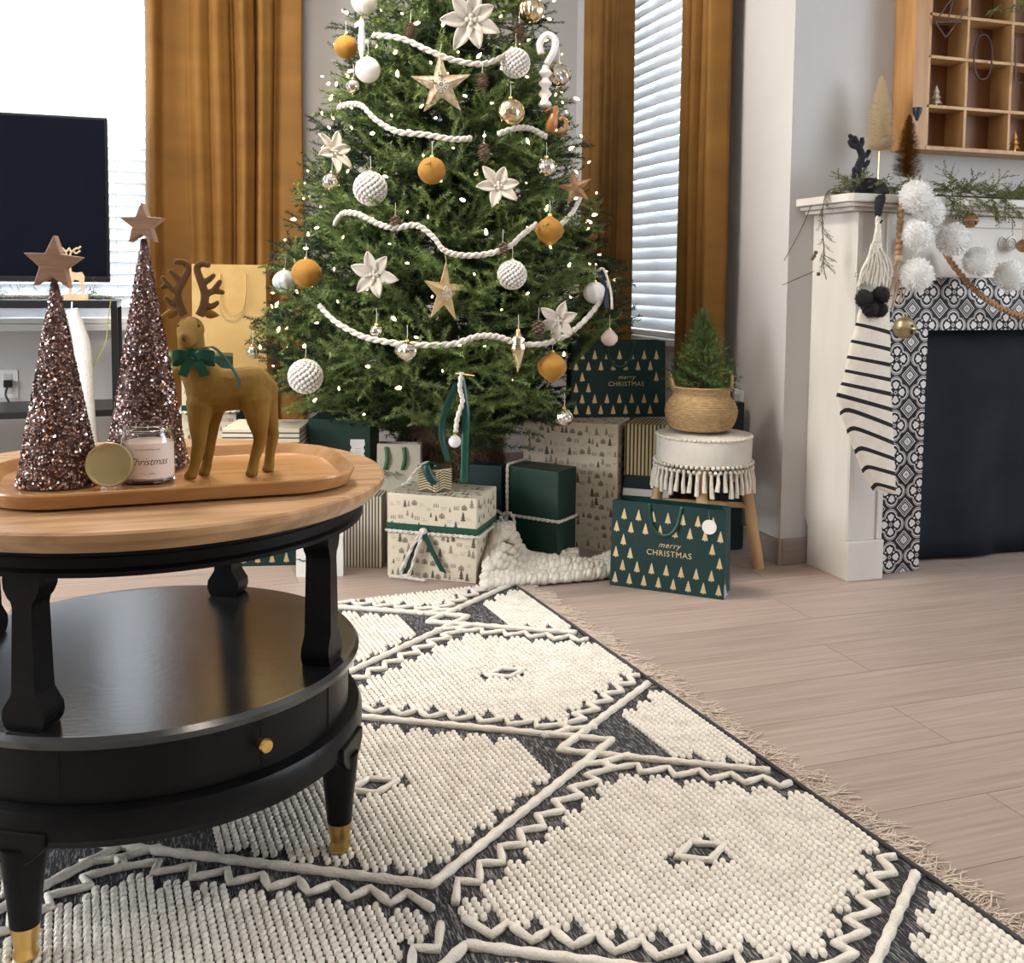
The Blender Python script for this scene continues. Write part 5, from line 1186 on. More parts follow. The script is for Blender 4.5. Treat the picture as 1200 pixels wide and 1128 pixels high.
# ------------------------------------------------------------------ fireplace surround
FX0, FX1, FYF = 1.925, 3.375, 2.565
fp = thing('fireplace_surround', 'cream wooden fireplace surround with black and white patterned tiles', 'fireplace', (2.65, 2.67, 0))
Tyz = lambda x0: Matrix(((0, 0, 1, x0), (1, 0, 0, 0), (0, 1, 0, 0), (0, 0, 0, 1)))
notch = [(2.572, 0), (2.768, 0), (2.768, .118), (2.772, .130), (2.7865, .150), (2.7865, 1.112), (2.572, 1.112)]
for x0 in (FX0, FX1-.02): MB().prism(notch, 0, .02, 0, Tyz(x0)).build('side_panel', manm, fp, bevel=.0015)
for x0, x1 in ((FX0, 2.05), (FX1-.125, FX1)):
    q = MB().box(x0+.0005, x1, 2.572, 2.600, .1225, 1.111).build('pilaster', manm, fp)
    for a, b in ((x0, x0+.020), (x1-.018, x1)): MB().box(a, b, FYF, 2.5718, .123, .919).build('stile', manm, q, bevel=.002)
    MB().box(x0, x1, FYF-.001, 2.5718, .9195, .930).build('bead_moulding', manm, q, bevel=.003)
    for a, b in ((x0, x0+.020), (x1-.018, x1)): MB().box(a, b, FYF, 2.5718, .9305, 1.1105).build('stile', manm, q, bevel=.002)
    MB().box(x0-.0005, x1+.002, 2.557, 2.600, 0, .122).build('plinth', manm, fp, bevel=.0025)
MB().box(2.0505, FX1-.1255, 2.585, 2.600, .9215, 1.111).build('frieze', manm, fp)
MB().box(2.0505, FX1-.1255, 2.578, 2.5848, 1.075, 1.111).build('frieze_moulding', manm, fp, bevel=.004)
MB().box(2.0505, 2.219, 2.602, 2.70, 0.0, .9205).build('inner_return', M('return_grey', (.10, .10, .11), rough=.7), fp)
MB().box(3.081, FX1-.1255, 2.602, 2.70, 0.0, .9205).build('inner_return', MATS['return_grey'], fp)
MB().box(2.2195, 3.0805, 2.602, 2.70, .758, .9205).build('inner_return', MATS['return_grey'], fp)
def slab(x0, x1, y0, z0, z1, ch): return MB().prism([(x0, 2.7865), (x0, y0+ch), (x0+ch, y0), (x1-ch, y0), (x1, y0+ch), (x1, 2.7865)], z0, z1)
ms = slab(1.858, FX1+.067, 2.512, 1.136, 1.160, .012).build('mantel_shelf', manm, fp, bevel=.003)
slab(1.872, FX1+.053, 2.526, 1.124, 1.1355, .010).build('shelf_moulding', manm, ms, bevel=.003)
slab(1.892, FX1+.033, 2.546, 1.1125, 1.1235, .006).build('shelf_moulding', manm, ms, bevel=.002)
# printed cement tiles
tw_ = M('tile_ivory', (.62, .58, .56), (.56, .52, .50), 30, .4); tb_ = M('tile_black', (.012, .010, .012), rough=.5, spec=.2); tg_ = M('tile_grey', (.38, .345, .34), rough=.4)
TS = .103; H2 = TS/2-.0004
def quatre(s, n=9):
    out = []
    for k in range(4):
        a0 = k*math.pi/2; c = (.0205*math.cos(a0)*s, .0205*math.sin(a0)*s)
        for i in range(n+1): a = a0-1.92+3.84*i/n; out.append((c[0]+.0195*s*math.cos(a), c[1]+.0195*s*math.sin(a)))
    return out
def tile_mb():
    mb = MB(); z = [0.0]
    def lay(poly, mi): z[0] += .00012; mb.add([(x, y, z[0]) for x, y in poly], [tuple(range(len(poly)))], mi)
    mb.box(-H2, H2, -H2, H2, -.004, 0, 1)
    for sc_, mi in ((.030, 0), (.0265, 1), (.0225, 2), (.0185, 1), (.0135, 0), (.0062, 2)):
        for sx in (-1, 1):
            for sy in (-1, 1):
                z0 = z[0]; lay([(sx*H2, sy*H2), (sx*(H2-sc_), sy*H2), (sx*H2, sy*(H2-sc_))] if sx*sy > 0 else [(sx*H2, sy*H2), (sx*H2, sy*(H2-sc_)), (sx*(H2-sc_), sy*H2)], mi); z[0] = z0
        z[0] += .00012
    for s, mi in ((1.25, 2), (1.17, 1), (1.12, 0), (1.02, 1)): lay(quatre(s), mi)
    for k in range(4):
        R_ = lambda p: (p[0]*math.cos(k*math.pi/2)-p[1]*math.sin(k*math.pi/2), p[0]*math.sin(k*math.pi/2)+p[1]*math.cos(k*math.pi/2)); z0 = z[0]
        lay([R_(p) for p in ((.010, 0), (.015, -.007), (.022, -.0105), (.0285, -.0115), (.0305, -.006), (.035, 0), (.0305, .006), (.0285, .0115), (.022, .0105), (.015, .007))], 0)
        lay([R_(p) for p in ((.013, .013), (.018, .0125), (.0185, .0185), (.0125, .018))], 0); lay([R_(p) for p in ((.0215, -.0012), (.029, 0), (.0215, .0012))], 2); z[0] = z0
    lay([(.0065*math.cos(a), .0065*math.sin(a)) for a in [2*math.pi*i/12 for i in range(12)]], 2); lay([(.003*math.cos(a), .003*math.sin(a)) for a in [2*math.pi*i/8 for i in range(8)]], 1)
    return mb
full = None; FZ, FXC = .567, 2.107
def place_tile(cx, cz, x0, x1, z0, z1):
    global full
    T = Matrix(((1, 0, 0, cx), (0, 0, -1, 2.5985), (0, 1, 0, cz), (0, 0, 0, 1))); L = PM[fp.name].inverted() @ T
    inside_ = cx-TS/2 >= x0-1e-4 and cx+TS/2 <= x1+1e-4 and cz-TS/2 >= z0-1e-4 and cz+TS/2 <= z1+1e-4
    if inside_ and full is not None: piece(full, fp, L); return
    o = tile_mb().build('tile', [tw_, tb_, tg_], fp, local=True); 
    bm = bmesh.new(); bm.from_mesh(o.data); bmesh.ops.triangulate(bm, faces=bm.faces)
    for co, no in (((x0-cx+.0004, 0, 0), (-1, 0, 0)), ((x1-cx-.0004, 0, 0), (1, 0, 0)), ((0, z0-cz+.0004, 0), (0, -1, 0)), ((0, z1-cz-.0004, 0), (0, 1, 0))):
        bmesh.ops.bisect_plane(bm, geom=bm.verts[:]+bm.edges[:]+bm.faces[:], plane_co=co, plane_no=no, clear_outer=True)
    bm.normal_update()
    for f in bm.faces:
        if f.normal.z < -.5 and f.calc_center_median().z > -.003: f.normal_flip()
    bm.to_mesh(o.data); bm.free(); o.matrix_local = L
    if len(o.data.polygons) == 0: bpy.data.objects.remove(o); return
    if inside_: full = o
for (x0, x1, z0, z1) in ((2.0515, 2.219, .001, .757), (2.0515, FX1-.1265, .757, .9205), (3.081, FX1-.1265, .001, .757)):
    i0 = math.floor((x0-FXC)/TS-.5); i1 = math.ceil((x1-FXC)/TS+.5); j0 = math.floor((z0-FZ)/TS-.5); j1 = math.ceil((z1-FZ)/TS+.5)
    for i in range(i0, i1+1):
        for j in range(j0, j1+1):
            cx, cz = FXC+i*TS, FZ+j*TS
            if min(cx+TS/2, x1)-max(cx-TS/2, x0) > .004 and min(cz+TS/2, z1)-max(cz-TS/2, z0) > .004: place_tile(cx, cz, x0, x1, z0, z1)
# raised silver emblem on the frieze
em = MB(); ec = ony(1181, 286, 2.5845)
for k, (dx, rx) in enumerate(((-.022, .014), (.012, .021))):
    em.tube([ec+Vector((dx+rx*math.cos(t), -.002, .021*math.sin(t))) for t in [(.6 if k == 0 else 0)+(5. if k == 0 else 2*math.pi)*i/22 for i in range(22)]], .0028, 6, closed=k == 1)
    em.tube([ec+Vector((dx+rx*.55*math.cos(t), -.003, .011*math.sin(t))) for t in [2*math.pi*i/16 for i in range(16)]], .0018, 6, closed=True)
em.build('silver_emblem', M('silver_paint', (.66, .64, .60), rough=.4, metal=.3), fp, smooth='all')
# dark cloth closing the firebox
vs = []; fs = []; nx, nz = 40, 10
for j in range(nz+1):
    for i in range(nx+1):
        x = 2.222+(3.078-2.222)*i/nx; z = .003+.752*j/nz; t = 1-j/nz
        vs.append((x, 2.672+.010*math.sin(x*17)*(.3+t)+.012*math.exp(-((x-2.60)/.05)**2)*t, z+(.006*math.sin(x*11)+.006)*(1 if j == 0 else 0)))
for j in range(nz):
    for i in range(nx): a = j*(nx+1)+i; fs.append((a, a+1, a+nx+2, a+nx+1))
cl = MB().add(vs, fs).build('firebox_cloth', M('slate_cloth', (.012, .015, .020), (.018, .022, .028), 5, .85, spec=.15, bump=.2, bscale=200), smooth='all', loc=(2.65, 2.67, .003)); tag(cl, 'dark slate cloth hung across the fireplace opening', 'cloth'); so = cl.modifiers.new('t', 'SOLIDIFY'); so.thickness = .003
# ------------------------------------------------------------------ on the mantel
MZ = 1.1602
# black deer stocking holder: antlered head, low body, hook over the shelf edge
hp_ = ony(1010, 236, 2.60); hx0 = hp_.x
dh = thing('deer_stocking_holder', 'black antlered deer stocking holder reclining on the mantel shelf', 'stocking holder', (hx0, 2.60, MZ))
Q = lambda px, py, y=2.59: ony(px, py, y)
zf = MZ
MB().box(hx0-.045, hx0+.075, 2.570, 2.655, zf, zf+.010).build('weighted_base', flock_black, dh, bevel=.003)
mb = MB()
def chain(q, n=6):
    P = spl([ony(a, b, c) for a, b, c, d in q], n); R = []
    for i in range(len(q)-1): R += [q[i][3]+(q[i+1][3]-q[i][3])*k/n for k in range(n)]
    mb.tube(P, R+[q[-1][3]], 12); mb.ball(P[0], q[0][3]*.97, 12, 8); mb.ball(P[-1], q[-1][3]*.97, 12, 8)
chain([(1003, 226, 2.60, .020), (1015, 220, 2.60, .030), (1027, 221, 2.585, .029), (1033, 226, 2.555, .022), (1032, 232, 2.525, .017), (1030, 241, 2.494, .0135), (1029, 252, 2.490, .010)])
chain([(1006, 222, 2.60, .018), (1004, 210, 2.595, .014), (1003, 200, 2.59, .0125), (1002, 199, 2.575, .009)])
for v in range(len(mb.v)):
    if mb.v[v][1] > 2.512: mb.v[v] = (mb.v[v][0], mb.v[v][1], max(mb.v[v][2], zf+.001))
remesh_part('deer_body', mb, .003, flock_black, dh, local=False)
mb = MB()
for dy in (0., .022):
    A_ = lambda q, r0, r1: (lambda P: mb.tube(P, [r0+(r1-r0)*i/(len(P)-1) for i in range(len(P))], 8))(spl([ony(a, b, 2.585+dy) for a, b in q], 5))
    A_([(1004, 206), (1006, 195), (1010, 183), (1006, 172), (1000, 160)], .013, .009); A_([(1008, 190), (1014, 193), (1018, 188)], .011, .006); A_([(1009, 182), (1015, 182), (1019, 176)], .011, .0065)
    A_([(1006, 172), (1010, 168), (1010, 161)], .010, .006); A_([(1004, 172), (998, 170), (995, 164)], .010, .006); A_([(1000, 163), (995, 158)], .009, .006)
remesh_part('antlers', mb, .002, flock_black, dh, local=False, smooth=2)
hk = ony(1029, 256, 2.492)
MB().tube([hk+Vector((0, .0, .004)), hk+Vector((0, -.002, -.008)), hk+Vector((0, -.010, -.014)), hk+Vector((0, -.018, -.006))], .003, 7).build('hook', flock_black, dh, smooth='all')
# stocking
SY = 2.487
sk = thing('striped_stocking', 'cream knit stocking with black stripes and black pompoms hanging from the deer holder', 'stocking', ony(1040, 575, SY))
cv = lambda x, y: ony(970+x/4.177, 330+y/4.177, SY)
rows_s = [((155, 135), (300, 175), 0), ((140, 200), (304, 240), 0), ((135, 215), (305, 262), 1), ((118, 283), (305, 322), 0), ((112, 298), (305, 343), 1), ((98, 360), (305, 397), 0), ((93, 375), (306, 418), 1), ((87, 428), (306, 470), 0), ((83, 443), (308, 491), 1), ((70, 490), (311, 540), 0), ((62, 506), (312, 562), 1), ((46, 542), (315, 617), 0), ((40, 562), (316, 638), 1), ((62, 600), (318, 697), 0), ((60, 622), (319, 718), 1), ((92, 690), (321, 780), 0), ((96, 712), (322, 801), 1), ((130, 790), (325, 858), 0), ((136, 812), (326, 878), 1), ((165, 885), (328, 930), 0), ((172, 905), (329, 950), 1), ((210, 972), (330, 1004), 0), ((222, 990), (330, 1024), 1), ((245, 1018), (331, 1038), 0), ((285, 1030), (320, 1040), 0)]
rings = []; n = 28
for i, (l, r_, b) in enumerate(rows_s):
    Lp, Rp = cv(*l), cv(*r_); ring_ = []; hook = (.020 if i >= 13 and i < 23 else 0); thk = .017 if i < 24 else .006
    for k in range(n):
        ph = 2*math.pi*k/n; f = (1-math.cos(ph))/2; p = Lp+(Rp-Lp)*f+Vector((0, -thk*math.sin(ph), -hook*math.exp(-f/.05))); ring_.append(p)
    rings.append(ring_)
mb = MB(); vs = [p for r_ in rings for p in r_]; 
knit = M('cream_knit', (.70, .63, .54), (.64, .57, .48), 40, .9, bump=.4, bscale=350); blk_knit = M('black_knit', (.012, .010, .011), rough=.9)
fsA = [(j*n+k, j*n+(k+1) % n, j*n+n+(k+1) % n, j*n+n+k) for j in range(len(rings)-1) for k in range(n)]
mb.add(vs, fsA); mb.m = [rows_s[j+1][2] for j in range(len(rings)-1) for k in range(n)]
mb.add([p for p in rings[0]], [tuple(range(n))], 0); mb.add([p for p in rings[-1]], [tuple(range(n-1, -1, -1))], 0)
mb.build('knit_leg', [knit, blk_knit], sk, smooth='all')
def fluff(name, c, R, m, parent, n=1500, rough_=.22, mcore=None):
    MB().ball(c, R*.955, 22, 14).build(name, mcore or m, parent, smooth='all') if mcore is not False else None
    d = rng.normal(0, 1, (n, 3)); d /= np.linalg.norm(d, axis=1)[:, None]; L = R*(1+rng.normal(0, rough_*.35, n))[:, None]; w = np.cross(d, rng.normal(0, 1, (n, 3))); w /= np.linalg.norm(w, axis=1)[:, None]; w *= R*.045
    C0 = np.array(c); V = np.stack([C0+d*R*.9-w*.8, C0+d*R*.9+w*.8, C0+d*L+w, C0+d*L-w], 1); return V.reshape(-1, 3), np.arange(4*n).reshape(-1, 4)
for (x, y, R) in ((1013, 350, .026), (1032, 346, .026), (1020, 361, .025), (1031, 363, .022)):
    c = ony(x, y, SY-.030); V, F = fluff('pompom', c, R, blk_knit, sk, 700); core = bpy.data.objects[[o.name for o in sk.children if o.name.startswith('pompom')][-1]]
    bulk('pompom_fluff', V, F, blk_knit, core)
hkp = ony(1029, 247, SY+.004)
for k, (dx, px_, py_) in enumerate(((-.006, 1005, 336), (-.002, 1014, 330), (.003, 1024, 338), (.006, 1034, 334), (.002, 1042, 330))):
    P = [hkp+Vector((dx*.5, 0, 0)), ony(1029+dx*300, 268, SY-.004), ony(1027+dx*700, 288, SY-.012), ony(px_, py_, SY-.026)]
    twisted(P, .0052, sk, 'hanging_cord', creamyarn)
for k in range(9): MB().tube(spl([ony(1027+random.gauss(0, 3), 286, SY-.018), ony(1012+k*4, 312, SY-.024), ony(1006+k*4.4, 336+random.uniform(-4, 8), SY-.022)], 5), .0036, 6).build('yarn_strand', creamyarn, sk, smooth='all')
# wooden bead strand with tassel
bs = thing('wooden_bead_strand', 'wooden bead strand with a frayed jute tassel hanging off the mantel edge', 'bead strand', ony(1056, 236, 2.495))
for i in range(9): MB().ball(ony(1056.5-i*.45, 238+i*7.4, 2.492), .0105 if i else .008, 12, 8).build('bead', M('walnut_bead', (.33, .17, .08), (.44, .25, .13), 30, .45), bs, smooth='all')
MB().tube([ony(1056.5, 236, 2.499), ony(1056.5, 232.5, 2.505), ony(1057, 231.5, 2.53)], .0022, 6).build('cord', creamyarn, bs)
jute = M('jute', (.42, .29, .19), (.56, .42, .30), 40, .9)
for i in range(26):
    x1 = 1052+random.gauss(0, 5); MB().tube(spl([ony(1053, 303, 2.492), ony(1053+random.gauss(0, 4), 318, 2.488), ony(x1-4, 336, 2.488), ony(x1-9, 352+random.uniform(-6, 14), 2.49)], 5), .0017, 5).build('tassel_strand', jute if i % 3 else creamyarn, bs)
MB().ball(ony(1053, 303, 2.492), .013, 12, 8).build('tassel_knot', jute, bs, smooth='all')
# pompom garland
pg = thing('pompom_garland', 'white yarn pompom garland draped along the mantel front', 'garland', ony(1117, 281, 2.47))
pomw = translucent('white_pompom', (.90, .89, .87), .3)
pos = [(1073, 231), (1089, 249), (1075, 275), (1117, 281), (1147, 306), (1184, 323), (1074, 322)]
for x, y in pos:
    c = ony(x, y, 2.462); V, F = fluff('pompom', c, .043*(1+random.uniform(-.05, .06)), pomw, pg, 2200); core = bpy.data.objects[[o.name for o in pg.children if o.name.startswith('pompom')][-1]]
    bulk('pompom_fluff', V, F, pomw, core)
MB().tube(spl([ony(x, y, 2.467) for x, y in ((1072, 322), (1075, 275), (1073, 231), (1089, 249), (1117, 281), (1147, 306), (1184, 323), (1215, 318))], 6), .0018, 5).build('string', creamyarn, pg)
# braided wooden bead garland
bg_ = thing('bead_garland', 'brown braided wooden bead garland swagging across the tiles', 'garland', ony(1150, 345, 2.535))
P = spl([ony(x, y, yy) for x, y, yy in ((1107, 296, 2.56), (1116, 310, 2.548), (1130, 327, 2.54), (1150, 347, 2.535), (1175, 362, 2.533), (1200, 371, 2.535), (1240, 378, 2.54))], 9)
bsrc2 = None
for i, p in enumerate(P):
    for k in (0, 1):
        A = i*1.2+k*math.pi; q = p+Vector((.0045*math.cos(A), -.003, .0045*math.sin(A)))
        if bsrc2 is None: bsrc2 = MB().ball((0, 0, 0), .0068, 9, 6).build('bead', M('chestnut_bead', (.24, .11, .05), (.36, .19, .09), 40, .4), bg_, smooth='all', local=True); bsrc2.location = q-PM[bg_.name].translation
        else: piece(bsrc2, bg_, Matrix.Translation(q-PM[bg_.name].translation))
# bells
def bell(label, p, R, m):
    r = thing('jingle_bell', label, 'bell', p); T = Matrix.Translation(p)
    mb = MB(); mb.lathe([(0, -R), (R*.5, -R*.86), (R*.86, -R*.5), (R*.985, -R*.12), (R*1.06, -R*.06), (R*1.06, R*.06), (R*.985, R*.12), (R*.86, R*.5), (R*.5, R*.86), (0, R)], 28, T).build('shell', m, r, smooth=35)
    MB().box(-R*.09, R*.09, -R*1.03, -R*.6, -R*.55, R*.3, 0, T).build('slot', M('bell_slot', (.03, .012, .008), rough=.8), r)
    MB().tube([Vector(p)+Vector((R*.22*math.cos(t), 0, R*1.08+R*.22*math.sin(t))) for t in [2*math.pi*i/12 for i in range(12)]], R*.06, 5, closed=True).build('loop', m, r, smooth='all'); return r
bell('gold jingle bell hanging between the striped stocking and the tiles', ony(1060, 384, 2.515), .0335, M('antique_gold', (.50, .42, .24), rough=.35, metal=.9))
cop = M('copper_bell', (.45, .24, .13), rough=.35, metal=.8)
b1 = bell('small copper jingle bell with a white tip hanging in the greenery', ony(1137, 258, 2.535), .024, cop)
b2 = bell('small copper jingle bell beside the silver emblem', ony(1199, 288, 2.545), .021, cop)
for q, a_, b_ in (('bell_string', (1123, 235), (1137, 250)), ('bell_string', (1199, 250), (1199, 280))):
    o = MB().tube([ony(*a_, 2.525), ony(*b_, 2.535)], .0018, 5); o.build('string', creamyarn, b1 if a_[0] == 1123 else b2)
MB().ball(ony(1123, 235, 2.525), .009, 10, 7).build('berry', whitepap, b1, smooth='all')
# bottle brush trees
def brush(label, px, pyt, pyb, pyf, y, R, m, stem):
    top = ony(px, pyt, y); bot = ony(px, pyb, y); x = (top.x+bot.x)/2; H = top.z-bot.z; r = thing('bottle_brush_tree', label, 'bottle brush tree', (x, y, MZ))
    MB().tube([(x, y, MZ+.006), (x, y, top.z-.03)], .0018, 6).build('wire_stem', goldm, r); MB().lathe([(.026, 0), (.026, .006), (.022, .010), (0, .010)], 20, Matrix.Translation((x, y, MZ))).build('base', stem, r, smooth=30)
    n = 4200; t = rng.random(n)**.9; t = 1-t*.995; a = rng.random(n)*2*np.pi; rr = R*((1-t)**.62)*(rng.uniform(.62, 1.08, n)); rr = np.where(t < .06, rr*(.75+4*t), rr); z = bot.z+H*t
    P = np.stack([np.full(n, x), np.full(n, y), z], 1); E = P+np.stack([rr*np.cos(a), rr*np.sin(a), rr*.18], 1); w = np.stack([-np.sin(a), np.cos(a), np.zeros(n)], 1)*.0008
    V = np.stack([P-w, P+w, E+w*1.3, E-w*1.3], 1); bulk('bristles', V.reshape(-1, 3), np.arange(4*n).reshape(-1, 4), m, r)
brush('cream bottle brush tree on a tall wire stem on the mantel', 1032, 88, 178, 0, 2.70, .054, translucent('cream_bristle', (.86, .76, .58), .4), M('brush_base', (.3, .2, .1), rough=.6))
brush('rust brown bottle brush tree on the mantel below the wooden cubby', 1064.5, 134, 209, 0, 2.625, .052, M('rust_bristle', (.20, .075, .015), (.32, .135, .03), 50, .7), MATS['brush_base'])
# cedar greenery
def frond(seed, L, tw=5):
    rs = np.random.default_rng(seed); d = np.array([1., 0, -.05]); up = np.array([0, 0, 1.]); parts = [twig(np.zeros(3), d, L, up, rs, step=.0028, nl=.015, nw=.0042)]
    for k in range(tw):
        sg = 1 if k % 2 else -1; s = L*(.12+.72*k/tw); an_ = sg*rs.uniform(.5, .8); parts.append(twig(np.array([s, 0, -.05*s]), np.array([math.cos(an_), math.sin(an_), rs.uniform(-.2, .25)]), L*.42*rs.uniform(.8, 1.2), up, rs, step=.0028, nl=.013, nw=.0042))
    V = np.concatenate(parts); n = len(V); V = np.concatenate([V, [[0, -.0012, 0], [0, .0012, 0], [L, 0, -.05*L], [0, 0, -.0012], [0, 0, .0012], [L, 0, -.05*L]]]); me = bpy.data.meshes.new('cedar_sprig'); me.from_pydata(V.tolist(), [], np.arange(len(V)).reshape(-1, 3).tolist()); me.materials.append(cedar); return me
FR = [frond(s, .14) for s in range(4)]
cg = thing('cedar_garland', 'green cedar garland lying along the mantel shelf and drooping off its end', 'garland', (2.4, 2.62, MZ))
CI = PM[cg.name].inverted()
MB().tube(spl([(1.90, 2.66, MZ+.012), (2.1, 2.70, MZ+.014), (2.35, 2.62, MZ+.012), (2.7, 2.60, MZ+.014), (3.1, 2.62, MZ+.012), (3.38, 2.62, MZ+.012)], 6), .004, 6).build('stem', barkm, cg)
def sprig(p, d, s, roll=0.):
    o = bpy.data.objects.new('sprig', FR[random.randrange(4)]); COL.objects.link(o); o.parent = cg
    o.matrix_local = CI @ Matrix.Translation(p) @ Vector(d).normalized().to_track_quat('X', 'Z').to_matrix().to_4x4() @ Matrix.Rotation(roll, 4, 'X') @ Matrix.Scale(s, 4)
for i in range(26):
    x = 1.93+.16*random.random(); sprig(Vector((x, 2.64+random.gauss(0, .03), MZ+.012+.02*random.random())), (random.gauss(-.3, .7), random.gauss(-.2, .6), random.uniform(.05, .35)), random.uniform(.5, .85), random.gauss(0, .6))
for i in range(95):
    x = 2.12+1.2*(i+random.random())/95; sprig(Vector((x, 2.60+random.gauss(0, .035), MZ+.012+.02*random.random())), (random.gauss(.1, .8), random.gauss(-.45, .5), random.uniform(.0, .45) if random.random() < .72 else -.15), random.uniform(.6, 1.0), random.gauss(0, .8))
for i in range(34):
    x = 2.17+.9*random.random(); sprig(Vector((x, 2.512, MZ+.004)), (random.gauss(.1, .5), -.5, random.uniform(-1.1, -.3)), random.uniform(.5, .95), random.gauss(0, .8))
dp = spl([(1.93, 2.64, MZ+.016), (1.885, 2.62, MZ+.022), (1.842, 2.61, MZ+.0), (1.832, 2.61, MZ-.08), (1.836, 2.60, MZ-.17), (1.834, 2.60, MZ-.205), (1.846, 2.60, MZ-.25)], 6)
MB().tube(dp, .0014, 5).build('drooping_stem', barkm, cg)
for i in range(4, 30): p = dp[min(i, len(dp)-1)]; sprig(p, (random.gauss(0, .8), random.gauss(-.2, .8), -1.2), random.uniform(.20, .36), random.gauss(0, 1))
for a_, b_, c_ in (((951, 240), (938, 270), (919, 305)), ((953, 318), (935, 326), (917, 334))):
    MB().tube(spl([ony(*a_, 2.62), ony(*b_, 2.63), ony(*c_, 2.66)], 5), .0013, 5).build('bare_twig', barkm, cg)
for x, y in ((954, 300), (956, 296), (959, 321), (952, 303)): MB().ball(ony(x, y, 2.598), .006, 8, 6).build('seed_pod', barkm, cg, smooth='all')
for x, y in ((1040, 211), (1069, 214), (1096, 226)): MB().ball(ony(x, y, 2.57), .007, 8, 6).build('white_berry', whitepap, cg, smooth='all')
# ------------------------------------------------------------------ wooden cubby on the wall
CBX0, CBX1, CBZ0, CBZ1, CBY = 2.205, 3.05, 1.322, 2.20, 2.690
cub = thing('printer_tray_shelf', 'wooden cubby shelf with square compartments on the wall above the fireplace', 'wall shelf', ((CBX0+CBX1)/2, YF-.001, CBZ0))
cw = M('orange_pine', (.36, .175, .055), (.45, .235, .085), 6, .45, stretch=(6, 6, .7)); cin = M('cubby_back_board', (.15, .052, .015), (.20, .08, .026), 6, .5, stretch=(5, 5, .8)); cd = M('pale_divider', (.42, .235, .09), (.50, .30, .13), 8, .5)
MB().box(CBX0, CBX0+.055, CBY, YF-.0015, CBZ0, CBZ1).build('frame_stile', cw, cub, bevel=.002); MB().box(CBX1-.055, CBX1, CBY, YF-.0015, CBZ0, CBZ1).build('frame_stile', cw, cub, bevel=.002)
MB().box(CBX0+.0555, CBX1-.0555, CBY, YF-.0015, CBZ0, CBZ0+.014).build('frame_rail', cw, cub, bevel=.002); MB().box(CBX0+.0555, CBX1-.0555, CBY, YF-.0015, CBZ1-.02, CBZ1).build('frame_rail', cw, cub, bevel=.002)
MB().box(CBX0+.0555, CBX1-.0555, YF-.008, YF-.0015, CBZ0+.0145, CBZ1-.0205).build('back_board', cin, cub)
zs = [1.459, 1.612, 1.742, 1.872, 2.02]; xs = [2.413, 2.590, 2.767, 2.944]
for z in zs: MB().box(CBX0+.0555, CBX1-.0555, CBY+.004, YF-.0085, z-.005, z+.005).build('divider_shelf', cd, cub, bevel=.001)
zb_ = [CBZ0+.0145]+[z for z in zs]+[CBZ1-.0205]
for x in xs:
    for k in range(len(zb_)-1): MB().box(x-.005, x+.005, CBY+.004, YF-.0085, zb_[k]+(.0055 if k else 0), zb_[k+1]-(.0055 if k < len(zb_)-2 else 0)).build('divider_upright', cd, cub, bevel=.001)
MB().box(CBX0+.0556, CBX0+.066, CBY+.004, YF-.0085, CBZ0+.0145, CBZ1-.0205).build('divider_upright', cd, cub)
def mini_tree(label, x, z, h, m):
    r = thing('mini_tree_figure', label, 'figurine', (x, 2.735, z)); mb = MB()
    for k in range(3): mb.lathe([(0, h*(.15+.24*k)), (h*(.27-.06*k), h*(.15+.24*k)), (0, h*(.55+.24*k) if k < 2 else h)], 8, Matrix.Translation((x, 2.735, z)))
    mb.build('foliage_tiers', m, r); MB().lathe([(h*.12, 0), (h*.12, .004), (h*.04, .006), (h*.04, h*.17), (0, h*.17)], 10, Matrix.Translation((x, 2.735, z))).build('stand', m, r)
p = ony(1097, 119, 2.735); mini_tree('silver metal mini tree standing in a cubby compartment near the frame', p.x, 1.4642, .072, M('silver_metal', (.75, .70, .62), rough=.3, metal=.9))
p = ony(1189, 170, 2.735); mini_tree('gold metal mini tree standing in the bottom row of the cubby', p.x, CBZ0+.0145, .072, goldm)
wr = M('dark_wire', (.045, .018, .012), rough=.5)
r = thing('wire_oval_ornament', 'dark oval wire hoop hanging across two cubby compartments', 'ornament', ony(1152, 45, 2.686)); c = ony(1152, 67, 2.682)
MB().tube([c+Vector((.036*math.copysign(abs(math.cos(t))**.8, math.cos(t)), 0, .070*math.sin(t))) for t in [2*math.pi*i/30 for i in range(30)]], .0028, 6, closed=True).build('hoop', wr, r, smooth='all'); MB().tube([c+Vector((0, 0, .070)), c+Vector((0, .012, .085))], .002, 5).build('hanger', wr, r)
r = thing('wire_triangle_ornament', 'dark twisted wire triangle hanging in the cubby beside the oval hoop', 'ornament', ony(1108, 5, 2.686)); 
for a_, b_ in (((1118, -6), (1096, 26)), ((1117, -4), (1111, 24)), ((1096, 26), (1128, 26)), ((1134, 10), (1108, 44)), ((1096, 26), (1108, 44))): MB().tube([ony(*a_, 2.684), ony(*b_, 2.684)], .0028, 6).build('wire', wr, r)
r = thing('wire_square_ornament', 'dark square wire frame hanging in the third column of the cubby', 'ornament', ony(1190, 45, 2.686))
sq = [ony(1190, 44, 2.684), ony(1190, 97, 2.684), ony(1218, 98, 2.684), ony(1218, 46, 2.684)]
MB().tube(sq, .0028, 6, closed=True).build('frame', wr, r)
r = thing('ink_blue_bell_hook', 'small ink-blue cup ornament on the cubby frame above the brown brush tree', 'ornament', ony(1075, 125, 2.668))
MB().lathe([(.004, -.030), (.007, -.020), (.013, -.005), (.014, .010), (0, .011)], 16, Matrix.Translation(ony(1075, 130, 2.672))).build('cup', M('ink_blue', (.012, .013, .028), rough=.5), r, smooth=30)
